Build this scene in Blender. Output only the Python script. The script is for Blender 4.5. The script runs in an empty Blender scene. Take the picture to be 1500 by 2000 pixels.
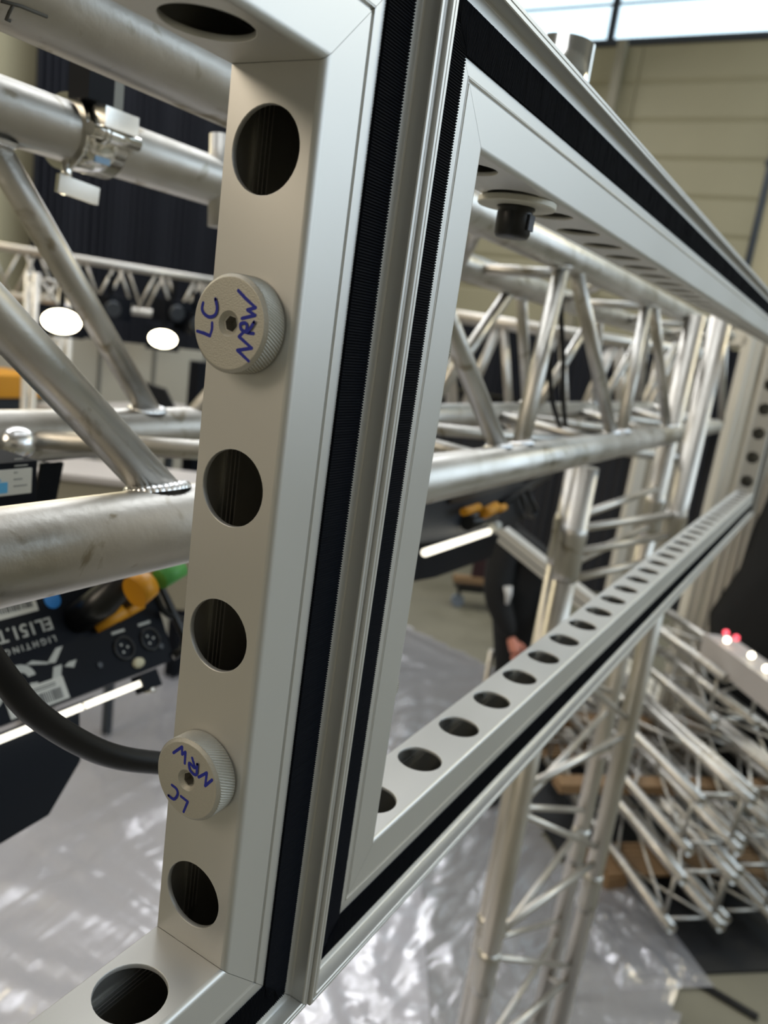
import bpy, bmesh, math, random
from mathutils import Vector, Matrix, noise
R0 = random.Random(7)
SC = bpy.context.scene
COL = SC.collection
rad = math.radians
def V(*a): return Vector(a[0] if len(a) == 1 else a)

# ------------------------------------------------------------------ camera (all lengths in mm, scene in m)
CAM = Vector((-294.54, -177.44, 99.61))
RIGHT = Vector((0.5132865, -0.8470125, 0.1382272))
DOWN = Vector((-0.1257852, -0.2335718, -0.9641692))
FWD = Vector((0.8489494, 0.4775082, -0.2264309))
FOC = 1542.3
def ray(u, v):
    return (FWD + RIGHT * ((u - 750) / FOC) + DOWN * ((v - 1000) / FOC)).normalized()
def at(u, v, x=None, y=None, z=None, d=None, r=None):
    """point in the hall seen at photograph pixel (u, v), on a plane or at a distance (mm)"""
    q = ray(u, v)
    if x is not None: k = (x - CAM.x) / q.x
    elif y is not None: k = (y - CAM.y) / q.y
    elif z is not None: k = (z - CAM.z) / q.z
    elif r is not None: k = r / math.hypot(q.x, q.y)
    else: k = d
    return CAM + q * k
cd = bpy.data.cameras.new('camera'); cam = bpy.data.objects.new('camera', cd); COL.objects.link(cam)
m = Matrix((RIGHT, -DOWN, -FWD)).transposed().to_4x4(); m.translation = CAM / 1000
cam.matrix_world = m
cd.sensor_fit = 'VERTICAL'; cd.sensor_height = 36.0; cd.sensor_width = 27.0; cd.lens = 36.0 * FOC / 2000
cd.clip_start = 0.01; cd.clip_end = 100
cd.dof.use_dof = True; cd.dof.focus_distance = 0.34; cd.dof.aperture_fstop = cd.lens / 2.9
SC.camera = cam
# ------------------------------------------------------------------ world, lights, exposure
SC.view_settings.view_transform = 'Standard'; SC.view_settings.look = 'None'
SC.view_settings.exposure = 0.2; SC.view_settings.gamma = 1.0; SC.view_settings.use_curve_mapping = False
w = bpy.data.worlds.new('hall_ambient'); SC.world = w; w.use_nodes = True
w.node_tree.nodes['Background'].inputs[0].default_value = (0.80, 0.88, 1.0, 1)
w.node_tree.nodes['Background'].inputs[1].default_value = 1.0
def area(name, loc, target, sx, sy, power, col):
    l = bpy.data.lights.new(name, 'AREA'); l.shape = 'RECTANGLE'; l.size = sx; l.size_y = sy
    l.energy = power; l.color = col
    o = bpy.data.objects.new(name, l); COL.objects.link(o); o.location = loc
    o.rotation_euler = (Vector(target) - Vector(loc)).to_track_quat('-Z', 'Y').to_euler()
    return o
# daylight through the roof lights and the high windows, plus an added fill for the film
area('roof_daylight', (3.0, 0.5, 6.7), (3.0, 0.5, 0), 9.0, 2.2, 230, (0.92, 0.96, 1.0))
area('roof_daylight', (3.0, 5.5, 6.7), (3.0, 5.5, 0), 9.0, 2.2, 360, (0.95, 0.97, 1.0))
area('window_and_fill_daylight', (2.0, -7.6, 3.2), (0.6, 0, 0.6), 19.0, 5.6, 760, (0.70, 0.85, 1.0))
area('window_and_fill_daylight', (13.5, 1.0, 6.0), (3, 1, 0), 2.0, 12.0, 110, (0.85, 0.94, 1.0))
area('window_and_fill_daylight', (9.5, 8.3, 5.7), (4.5, 4.5, -2.3), 7.0, 1.8, 420, (0.96, 0.97, 1.0))  # fill added to brighten the film at left; no window in this wall
# warm hall lamps
area('hall_lamp', (-5.5, 3.5, 3.5), (0, 0.3, 0), 3.0, 3.0, 190, (1.0, 0.86, 0.68))
area('hall_lamp', (9.0, -4.0, 5.6), (2.0, 0.3, 0), 1.6, 1.2, 110, (1.0, 0.88, 0.60))
area('hall_lamp', (1.5, 8.0, 3.8), (1.0, 0.5, -0.5), 1.6, 1.0, 90, (1.0, 0.88, 0.62))

# ------------------------------------------------------------------ materials
def lin(h):
    h = h.lstrip('#'); out = []
    for i in (0, 2, 4):
        c = int(h[i:i+2], 16) / 255
        out.append(c / 12.92 if c <= 0.04045 else ((c + 0.055) / 1.055) ** 2.4)
    return (*out, 1)
MAT = {}
def mat(name, col, rough=0.5, metal=0.0, spec=0.5, nscale=0, namt=0.0, bump=0.0, bscale=200, stretch=(1, 1, 1), rvar=0.0, emit=None, estr=0.0, coat=0.0, trans=0.0, alpha=1.0):
    if name in MAT: return MAT[name]
    M = bpy.data.materials.new(name); M.use_nodes = True; nt = M.node_tree; b = nt.nodes['Principled BSDF']
    c = lin(col) if isinstance(col, str) else (*col, 1)
    b.inputs['Base Color'].default_value = c; b.inputs['Roughness'].default_value = rough
    b.inputs['Metallic'].default_value = metal; b.inputs['Specular IOR Level'].default_value = spec
    b.inputs['Coat Weight'].default_value = coat; b.inputs['Transmission Weight'].default_value = trans
    b.inputs['Alpha'].default_value = alpha
    if emit: b.inputs['Emission Color'].default_value = lin(emit); b.inputs['Emission Strength'].default_value = estr
    if namt or bump or rvar:
        tc = nt.nodes.new('ShaderNodeTexCoord'); mp = nt.nodes.new('ShaderNodeMapping'); mp.inputs['Scale'].default_value = stretch
        nt.links.new(tc.outputs['Object'], mp.inputs['Vector'])
        n = nt.nodes.new('ShaderNodeTexNoise'); n.inputs['Scale'].default_value = nscale or 20; n.inputs['Detail'].default_value = 6
        nt.links.new(mp.outputs[0], n.inputs['Vector'])
        if namt:
            mx = nt.nodes.new('ShaderNodeMix'); mx.data_type = 'RGBA'
            mx.inputs['A'].default_value = tuple(max(0, v * (1 - namt)) for v in c[:3]) + (1,)
            mx.inputs['B'].default_value = tuple(min(1, v * (1 + namt)) for v in c[:3]) + (1,)
            nt.links.new(n.outputs['Fac'], mx.inputs['Factor']); nt.links.new(mx.outputs['Result'], b.inputs['Base Color'])
        if rvar:
            mr = nt.nodes.new('ShaderNodeMapRange'); mr.inputs['From Min'].default_value = .3; mr.inputs['From Max'].default_value = .7
            mr.inputs['To Min'].default_value = max(0.02, rough - rvar); mr.inputs['To Max'].default_value = rough + rvar
            nt.links.new(n.outputs['Fac'], mr.inputs['Value']); nt.links.new(mr.outputs[0], b.inputs['Roughness'])
        if bump:
            n2 = nt.nodes.new('ShaderNodeTexNoise'); n2.inputs['Scale'].default_value = bscale; n2.inputs['Detail'].default_value = 3
            nt.links.new(mp.outputs[0], n2.inputs['Vector'])
            bp = nt.nodes.new('ShaderNodeBump'); bp.inputs['Strength'].default_value = bump; bp.inputs['Distance'].default_value = 0.001
            nt.links.new(n2.outputs['Fac'], bp.inputs['Height']); nt.links.new(bp.outputs[0], b.inputs['Normal'])
    MAT[name] = M; return M
ANOD = mat('anodised_aluminium', (0.66, 0.65, 0.62), 0.46, 0.72, 0.5, nscale=6, namt=0.03, stretch=(1, 1, 1), rvar=0.03)
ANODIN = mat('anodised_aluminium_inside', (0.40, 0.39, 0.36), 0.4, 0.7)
TRUSS = mat('truss_aluminium', (0.56, 0.545, 0.51), 0.42, 1.0, 0.5, nscale=14, namt=0.16, rvar=0.10, bump=0.25, bscale=120)
TRUSS2 = mat('truss_aluminium_dull', (0.58, 0.55, 0.50), 0.42, 0.95, 0.5, nscale=10, namt=0.08, rvar=0.08)
def smudge(M, scale, lo, hi, dark):
    nt = M.node_tree; b = nt.nodes['Principled BSDF']; src = b.inputs['Base Color'].links[0].from_socket
    tc = nt.nodes.new('ShaderNodeTexCoord'); n = nt.nodes.new('ShaderNodeTexNoise'); n.inputs['Scale'].default_value = scale; n.inputs['Detail'].default_value = 8; n.inputs['Distortion'].default_value = 1.0
    mr = nt.nodes.new('ShaderNodeMapRange'); mr.inputs['From Min'].default_value = lo; mr.inputs['From Max'].default_value = hi
    mx = nt.nodes.new('ShaderNodeMix'); mx.data_type = 'RGBA'; mx.blend_type = 'MULTIPLY'; mx.inputs['B'].default_value = (*dark, 1)
    nt.links.new(tc.outputs['Object'], n.inputs['Vector']); nt.links.new(n.outputs['Fac'], mr.inputs['Value']); nt.links.new(mr.outputs[0], mx.inputs['Factor'])
    nt.links.new(src, mx.inputs['A']); nt.links.new(mx.outputs['Result'], b.inputs['Base Color'])
smudge(TRUSS, 26, 0.60, 0.68, (0.62, 0.58, 0.50)); smudge(TRUSS, 7, 0.5, 0.75, (0.72, 0.70, 0.66))
WELD = mat('weld_bead', (0.80, 0.80, 0.80), 0.22, 1.0, bump=0.3, bscale=600)
KNOB = mat('blasted_aluminium', (0.50, 0.48, 0.42), 0.55, 0.55, nscale=900, namt=0.06, bump=0.25, bscale=1800)
SOCK = mat('socket_steel', (0.35, 0.34, 0.31), 0.4, 0.7)
INK = mat('blue_marker_ink', '#16249a', 0.45)
VELCRO = mat('black_hook_tape', '#070a12', 0.8, 0, 0.12, nscale=900, namt=0.5)
CHROME = mat('bright_steel', (0.85, 0.84, 0.80), 0.16, 1.0)
BLACKM = mat('black_powder_coat', '#0a0e16', 0.6, 0, 0.15, nscale=30, namt=0.2)
BLACKP = mat('black_plastic', '#0a0b0e', 0.35)
RUBBER = mat('black_rubber_cable', '#08090b', 0.45, 0, 0.3, nscale=20, namt=0.2)
WHITEP = mat('white_print', '#b9bab4', 0.6)
LABEL = mat('white_label', '#c9c8c0', 0.55)
INKB = mat('black_print', '#16181c', 0.6)
BLUE = mat('blue_sticker', '#1d7cc9', 0.5)
LBLUE = mat('pale_blue_print', '#57a7d6', 0.5)
YEL = mat('yellow_plastic', '#c98a10', 0.45)
GREEN = mat('green_plastic', '#4f9a4a', 0.5)
CREAM = mat('cream_wall_panel', '#a39c80', 0.6, nscale=1.5, namt=0.05)
CREAM2 = mat('pale_partition', '#b3ae9f', 0.7, nscale=1.5, namt=0.04)
CHAR = mat('charcoal_drape', '#222226', 0.9, nscale=3, namt=0.15)
NAVY = mat('navy_stage_drape', '#080c18', 0.85, nscale=3, namt=0.2)
DARKST = mat('dark_steel', '#3a3f45', 0.5, 0.4)
CONC = mat('hall_floor', '#6d6959', 0.55, nscale=2.5, namt=0.22, rvar=0.1)
FLOORM = CONC
WOOD = mat('pallet_timber', '#84694a', 0.7, nscale=9, namt=0.25, stretch=(1, 6, 6))
MAROON = mat('maroon_board', '#2a0c10', 0.6)
SKIN = mat('skin', '#c98470', 0.5)
BLACKC = mat('black_cloth', '#07080a', 0.85, nscale=12, namt=0.3)
GLASSY = mat('window_pane', '#dff2ff', 0.3, emit='#cfe9f8', estr=1.5)
LAMPG = mat('lit_lamp_glass', '#fff4d8', 0.3, emit='#fff0cc', estr=14.0)
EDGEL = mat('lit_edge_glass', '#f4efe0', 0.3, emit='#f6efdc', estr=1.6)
LEDR = mat('lit_red_lamp', '#ff4a5a', 0.3, emit='#ff5a6a', estr=1.6)
LEDW = mat('lit_white_lamp', '#fff6dc', 0.3, emit='#fff6dc', estr=5.0)
WHITECASE = mat('white_lacquer', '#b5afab', 0.35)
CLEAR = mat('bright_pipe_steel', (0.82, 0.80, 0.76), 0.14, 1.0)

# velcro gets a woven relief
def film_material():
    M = bpy.data.materials.new('clear_plastic_film'); M.use_nodes = True; nt = M.node_tree; b = nt.nodes['Principled BSDF']
    b.inputs['Base Color'].default_value = (0.46, 0.455, 0.48, 1); b.inputs['Roughness'].default_value = 0.24
    b.inputs['Metallic'].default_value = 0.35
    b.inputs['Alpha'].default_value = 0.58; b.inputs['Specular IOR Level'].default_value = 1.0; b.inputs['Coat Weight'].default_value = 0.6; b.inputs['Coat Roughness'].default_value = 0.12
    tc = nt.nodes.new('ShaderNodeTexCoord'); mp = nt.nodes.new('ShaderNodeMapping'); mp.inputs['Scale'].default_value = (1.0, 3.2, 1); mp.inputs['Rotation'].default_value = (0, 0, rad(-25))
    n = nt.nodes.new('ShaderNodeTexNoise'); n.inputs['Scale'].default_value = 1.5; n.inputs['Detail'].default_value = 3; n.inputs['Distortion'].default_value = 1.6
    bp = nt.nodes.new('ShaderNodeBump'); bp.inputs['Strength'].default_value = 0.5; bp.inputs['Distance'].default_value = 0.03
    nt.links.new(tc.outputs['Object'], mp.inputs['Vector']); nt.links.new(mp.outputs[0], n.inputs['Vector'])
    nt.links.new(n.outputs['Fac'], bp.inputs['Height']); nt.links.new(bp.outputs[0], b.inputs['Normal'])
    return M
FILM = film_material()

# ------------------------------------------------------------------ mesh helpers (mm in, m out)
class MB:
    def __init__(s): s.v = []; s.f = []; s.sm = []
    def face(s, idx, smooth=False): s.f.append(tuple(idx)); s.sm.append(smooth)
    def add(s, vs): n = len(s.v); s.v += [Vector(p) for p in vs]; return n
    def box(s, a, b, M=None):
        x0, y0, z0 = a; x1, y1, z1 = b
        P = [V(x, y, z) for z in (z0, z1) for y in (y0, y1) for x in (x0, x1)]
        if M is not None: P = [M @ p for p in P]
        n = s.add(P)
        for q in ((0, 2, 3, 1), (4, 5, 7, 6), (0, 1, 5, 4), (2, 6, 7, 3), (0, 4, 6, 2), (1, 3, 7, 5)): s.face([n + i for i in q])
        return s
    def bar(s, p, q, wx, wz, up=(0, 0, 1)):
        p = V(*p) if not isinstance(p, Vector) else p; q = V(*q) if not isinstance(q, Vector) else q
        d = (q - p); L = d.length; d.normalize(); up = V(*up)
        if abs(d.dot(up)) > .98: up = V(1, 0, 0)
        sx = d.cross(up).normalized(); uz = sx.cross(d)
        M = Matrix((sx, d, uz)).transposed().to_4x4(); M.translation = p
        return s.box((-wx / 2, 0, -wz / 2), (wx / 2, L, wz / 2), M)
    def tube(s, pts, r, seg=16, cap=True, smooth=True):
        pts = [p if isinstance(p, Vector) else V(*p) for p in pts]; n = len(pts)
        rs = r if isinstance(r, (list, tuple)) else [r] * n
        d = (pts[1] - pts[0]).normalized(); a = V(0, 0, 1) if abs(d.z) < .9 else V(1, 0, 0); u = d.cross(a).normalized()
        rings = []
        for i in range(n):
            t = (pts[min(i + 1, n - 1)] - pts[max(i - 1, 0)])
            t = t.normalized() if t.length > 1e-9 else d
            u = (u - t * u.dot(t)); u = u.normalized() if u.length > 1e-6 else t.orthogonal().normalized()
            w_ = t.cross(u)
            rings.append(s.add([pts[i] + (u * math.cos(2 * math.pi * k / seg) + w_ * math.sin(2 * math.pi * k / seg)) * rs[i] for k in range(seg)]))
        for i in range(n - 1):
            for k in range(seg):
                k2 = (k + 1) % seg; s.face((rings[i] + k, rings[i] + k2, rings[i+1] + k2, rings[i+1] + k), smooth)
        if cap:
            s.face([rings[0] + k for k in range(seg)][::-1]); s.face([rings[-1] + k for k in range(seg)])
        return s
    def pipe(s, p, q, ro, ri, seg=24):
        """open pipe with wall"""
        p = V(*p) if not isinstance(p, Vector) else p; q = V(*q) if not isinstance(q, Vector) else q
        d = (q - p).normalized(); u = d.orthogonal().normalized(); w_ = d.cross(u); R = []
        for c, r in ((p, ro), (q, ro), (q, ri), (p, ri)):
            R.append(s.add([c + (u * math.cos(2 * math.pi * k / seg) + w_ * math.sin(2 * math.pi * k / seg)) * r for k in range(seg)]))
        for i in range(4):
            j = (i + 1) % 4
            for k in range(seg):
                k2 = (k + 1) % seg; s.face((R[i] + k, R[i] + k2, R[j] + k2, R[j] + k), i in (0, 2))
        return s
    def lathe(s, prof, seg, M, smooth=True, mod=None):
        R = []
        for (r, h) in prof:
            R.append(s.add([M @ V(r * math.cos(2 * math.pi * k / seg), r * math.sin(2 * math.pi * k / seg), h) for k in range(seg)]))
        for i in range(len(prof) - 1):
            for k in range(seg):
                k2 = (k + 1) % seg; s.face((R[i] + k, R[i] + k2, R[i+1] + k2, R[i+1] + k), smooth)
        return R
    def build(s, name, m, parent=None, label=None, recalc=True):
        me = bpy.data.meshes.new(name)
        me.from_pydata([tuple(p / 1000) for p in s.v], [], s.f); me.update()
        me.polygons.foreach_set('use_smooth', s.sm)
        if recalc:
            bm = bmesh.new(); bm.from_mesh(me); bmesh.ops.recalc_face_normals(bm, faces=bm.faces); bm.to_mesh(me); bm.free()
        me.materials.append(m)
        o = bpy.data.objects.new(name, me); COL.objects.link(o)
        if parent is not None:
            o.parent = parent; o.matrix_parent_inverse = parent.matrix_world.inverted() if False else Matrix.Translation(-parent.location)
        if label: o['label'] = label
        return o
def empty(name, loc, label, cat, group=None):
    o = bpy.data.objects.new(name, None); COL.objects.link(o); o.location = V(*loc) / 1000; o.empty_display_size = .02
    o['label'] = label; o['category'] = cat
    if group: o['group'] = group
    return o
def tag(o, label, cat, group=None):
    o['label'] = label; o['category'] = cat
    if group: o['group'] = group
    return o
def struct(o): o['kind'] = 'structure'; return o
def copy_tree(o, parent=None):
    c = o.copy(); COL.objects.link(c)
    if parent is not None: c.parent = parent
    for ch in list(o.children): copy_tree(ch, c)
    return c

# ------------------------------------------------------------------ the hall
FZ = -2300.0; CZ = 6900.0
X0, X1, Y0, Y1 = -9000.0, 14000.0, -8000.0, 9000.0
struct(MB().box((X0, Y0, FZ - 100), (X1, Y1, FZ)).build('floor', CONC))
struct(MB().box((X0, Y0, CZ), (X1, Y1, CZ + 100)).build('ceiling', mat('pale_ceiling', '#8e8d86', 0.8)))
struct(MB().box((X0, Y1, FZ), (X1, Y1 + 100, CZ)).build('wall_back', CREAM))
struct(MB().box((X0, Y0 - 100, FZ), (X1, Y0, CZ)).build('wall_front', CREAM2))
struct(MB().box((X0 - 100, Y0, FZ), (X0, Y1, CZ)).build('wall_left', CREAM2))
# far wall: cladding panels one above another, below the strip window
wf = struct(MB().box((X1, Y0, FZ), (X1 + 100, Y1, CZ)).build('wall_right', CREAM))
WZ0 = 5250.0
pz = WZ0 - 60; k = 0
proto = None
while pz > FZ + 300:
    h = 590
    for (ya, yb) in ((Y0 + 50, 4195), (4215, Y1 - 50)):
        b = MB()
        n = b.add([V(X1 - 4, ya, pz), V(X1 - 26, ya, pz - 25), V(X1 - 30, ya, pz - h + 70), V(X1 - 4, ya, pz - h + 8),
                   V(X1 - 4, yb, pz), V(X1 - 26, yb, pz - 25), V(X1 - 30, yb, pz - h + 70), V(X1 - 4, yb, pz - h + 8)])
        for q in ((0, 1, 5, 4), (1, 2, 6, 5), (2, 3, 7, 6), (0, 3, 2, 1), (4, 5, 6, 7)): b.face([n + i for i in q])
        b.build('panel', CREAM, wf)
    pz -= h
# strip window with mullions
wn = struct(MB().box((X1 - 60, Y0 + 200, WZ0 - 60), (X1 - 2, Y1 - 200, WZ0 + 40)).build('window_1', DARKST))
yy = Y0 + 200
for j in range(4):
    ya = Y0 + 200 + j * 4200 + 60; yb = ya + 4080
    MB().box((X1 - 20, ya, WZ0 + 40), (X1 - 8, yb, WZ0 + 1300)).build('pane', GLASSY, wn)
    MB().box((X1 - 90, yb, WZ0 + 40), (X1 - 2, yb + 120, WZ0 + 1400)).build('mullion', DARKST, wn)
    MB().box((X1 - 40, ya, WZ0 + 560), (X1 - 2, yb, WZ0 + 600)).build('transom', DARKST, wn)
MB().box((X1 - 60, Y0 + 200, WZ0 + 1300), (X1 - 2, Y1 - 200, WZ0 + 1380)).build('head_rail', DARKST, wn)
# a steel column standing in front of the far wall
t = empty('steel_column', (X1 - 250, 2700, FZ), 'pale steel roof column in front of the far cream clad wall', 'column')
cx = at(1195, 200, x=13700)
MB().box((cx.x - 60, cx.y - 70, FZ), (cx.x + 60, cx.y + 70, WZ0 - 80)).build('shaft', mat('pale_steel', '#918b78', .6), t)
MB().box((cx.x - 100, cx.y - 110, FZ), (cx.x + 100, cx.y + 110, FZ + 20)).build('base_plate', DARKST, t)
cx = at(1480, 560, x=12500)
t = empty('steel_column', (cx.x, cx.y, FZ), 'tan steel column with a dark pipe at the right edge below the strip window', 'column')
MB().box((cx.x - 100, cx.y - 160, FZ), (cx.x + 100, cx.y + 120, CZ)).build('shaft', mat('tan_steel', '#b5ab8c', .6), t)
MB().tube([V(cx.x - 120, cx.y + 190, FZ), V(cx.x - 120, cx.y + 190, CZ)], 50, 12).build('drain_pipe', DARKST, t)
for zz in (-200, 1400, 3000, 4600):
    MB().box((cx.x - 175, cx.y + 120, zz), (cx.x - 60, cx.y + 260, zz + 60)).build('pipe_bracket', DARKST, t)

# curtains
def drape(name, p, q, z0, z1, m, label, amp=70, n=60, group=None, thick=12):
    b = MB(); d = (q - p); L = d.length; d.normalize(); nr = d.cross(V(0, 0, 1)); rr = random.Random(int(L)); ph = 0; rows = []
    N = n * 8
    for side in (0, 1):
        for z in (z0, z0 + (z1 - z0) * .5, z1):
            ph = 0; pts = []
            for i in range(N + 1):
                s = L * i / N; o = math.sin(i * math.pi / 4 + 1.3 * math.sin(i * .05)) * amp * (0.7 + .3 * math.sin(i * .11)) * (1.0 if z < z1 else .6) + side * thick
                pts.append(p + d * s + nr * o + V(0, 0, z - p.z))
            rows.append(b.add(pts))
    for base in (0, 3):
        for j in (0, 1):
            for i in range(N): b.face((rows[base+j] + i, rows[base+j] + i + 1, rows[base+j+1] + i + 1, rows[base+j+1] + i), True)
    return tag(b.build(name, m, None, recalc=False), label, 'curtain', group)
a_ = at(62, 400, y=8600); b_ = at(440, 400, y=8600)
drape('stage_curtain', V(a_.x, 8600, 0), V(b_.x + 900, 8600, 0), -700, 4600, NAVY, 'tall navy pleated stage curtain hanging behind the small truss on the left', n=40)
a_ = at(1500, 900, r=8200); b_ = at(1480, 900, r=7200); c_ = at(800, 700, r=8500)
p_ = V(7300, 400, 0); q_ = V(6200, 4200, 0)
a_ = at(1445, 900, r=8300); q_ = at(560, 800, r=9300)
drape('backdrop_curtain', V(a_.x, a_.y, 0), V(q_.x, q_.y, 0), FZ + 20, -440, CHAR, 'long charcoal backdrop curtain standing on the floor behind the tower truss', amp=25, n=50)
a_ = at(1402, 900, r=7900); q_ = at(820, 760, r=8700)
drape('backdrop_curtain', V(a_.x, a_.y, 0), V(q_.x, q_.y, 0), -430, 330, NAVY, 'navy border drape hung across the upper half of the charcoal backdrop', amp=25, n=44)
# white exhibition partition on the left
pr = at(560, 900, r=5900); pl = at(-40, 700, r=5400)
t = empty('exhibition_partition', (pl.x, pl.y, FZ), 'pale white exhibition partition wall beneath the two glowing lamps on the left', 'partition')
d = (pr - pl); d.z = 0; L = d.length; d.normalize(); nrm = d.cross(V(0, 0, 1))
for i in range(6):
    a = V(pl.x, pl.y, 0) + d * (L * i / 6 + 14); b = V(pl.x, pl.y, 0) + d * (L * (i + 1) / 6 - 14)
    MB().bar(V(a.x, a.y, (FZ - 235) / 2), V(b.x, b.y, (FZ - 235) / 2), 26, -235 - FZ).build('panel', CREAM2, t)
for i in range(7):
    a = V(pl.x, pl.y, 0) + d * (L * i / 6)
    MB().box((a.x - 16, a.y - 16, FZ), (a.x + 16, a.y + 16, -215)).build('post', mat('grey_post', '#8b8981', .4, .5), t)

# ------------------------------------------------------------------ floor film
def poly_in(px, py, P):
    c = False; j = len(P) - 1
    for i in range(len(P)):
        if (P[i].y > py) != (P[j].y > py) and px < (P[j].x - P[i].x) * (py - P[i].y) / (P[j].y - P[i].y) + P[i].x: c = not c
        j = i
    return c
fb = [at(*u, z=FZ) for u in ((600, 1150), (830, 1240), (965, 1305), (1120, 1400), (1260, 1560), (1290, 1760), (1340, 2050))]
fb = fb + [V(900, -1200, 0), V(-700, 0, 0), V(-700, 6200, 0), V(4200, 6900, 0)]
xs0, xs1, ys0, ys1 = -700, 6200, -1300, 7000; step = 36
NX = int((xs1 - xs0) / step); NY = int((ys1 - ys0) / step); b = MB(); idx = {}
fc = at(690, 2060, z=FZ); OM = at(1312, 1815, z=FZ + 120); EA0 = V(math.cos(rad(43.7)), math.sin(rad(43.7)), 0); EB0 = V(math.cos(rad(-48)), math.sin(rad(-48)), 0)
for i in range(NX + 1):
    for j in range(NY + 1):
        x = xs0 + i * step; y = ys0 + j * step
        if not poly_in(x, y, fb): continue
        mq = V(x, y, 0) - V(OM.x, OM.y, 0)
        if -150 < mq.dot(EA0) < 2280 and -230 < mq.dot(EB0) < 1130: continue
        p = V(x / 1000, y / 1000, 0)
        an = math.atan2(y - fc.y, x - fc.x); rr_ = math.hypot(x - fc.x, y - fc.y)
        wx_ = noise.noise(p * .8) * 1.3; q = V(p.x * 1.0 + p.y * .5 + wx_, (p.y * 2.6 - p.x * 1.2) + noise.noise(p * 1.1 + V(7, 0, 0)) * 2.2, wx_) * 1.5
        h = (1 - abs(noise.noise(q))) ** 3 * 15 + noise.noise(q * 2.1 + V(3, 1, 0)) * 6
        h += (1 - abs(noise.noise(V(an * 9, rr_ / 1900, 4)))) ** 4 * 34 * max(0, 1 - rr_ / 3200)
        idx[(i, j)] = b.add([V(x, y, FZ + 8 + max(-6, h))])
for (i, j), a in idx.items():
    c1 = idx.get((i + 1, j)); c2 = idx.get((i + 1, j + 1)); c3 = idx.get((i, j + 1))
    if c1 is not None and c2 is not None and c3 is not None: b.face((a, c1, c2, c3), True)
tag(b.build('plastic_film', FILM, None, recalc=False), 'wrinkled clear plastic film spread over the floor below the truss', 'plastic film')

b = MB(); pp = [at(*u, z=FZ + 1) for u in ((-260, 1240), (600, 1200), (740, 1400), (820, 1700), (850, 2150))] + [V(-600, 300, FZ + 1), V(-600, 3000, FZ + 1)]  # pale sheet added under the film so its left part looks brighter
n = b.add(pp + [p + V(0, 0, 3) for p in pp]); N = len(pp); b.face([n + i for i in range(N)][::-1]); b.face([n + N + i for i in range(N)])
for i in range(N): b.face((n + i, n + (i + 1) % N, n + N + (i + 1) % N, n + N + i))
tag(b.build('film_brightening_sheet', mat('film_brightener', '#e6e3e6', .6)), 'pale sheet added beneath the clear film to brighten it at lower left', 'brightening sheet')

# ------------------------------------------------------------------ aluminium fabric frames
D, H, YH, E_, T_, HF, GR, VA, VB, RR = 42.25, 183.06, 22.62, 56.8, 61.7, 8.2, 24.0, 31.1, 50.1, 2.8
WALL = 2.2
def profile():
    P = []
    for a in (180, 157, 135, 112, 90):                                   # rounded inner front edge, centre (RR, RR)
        P.append((RR + RR * math.cos(rad(a)), RR - RR * math.sin(rad(a))))
    P += [(GR - 1.1, 0), (GR - .8, 1.0), (GR + .1, 1.0), (GR + .5, -.25), (GR + 1.0, -.35), (GR + 1.5, 0)]
    P += [(E_ - .9, 0), (E_ - .35, -.15), (E_, -.7), (E_, -HF + .5), (E_ + .4, -HF), (E_ + 2.1, -HF), (E_ + 2.4, -HF + .35), (E_ + 2.8, -HF), (T_ - .5, -HF), (T_ - .06, -HF + .5)]
    P += [(T_ - .06, D - .6), (T_ - .6, D), (.6, D), (0, D - .6)]
    return P
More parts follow.
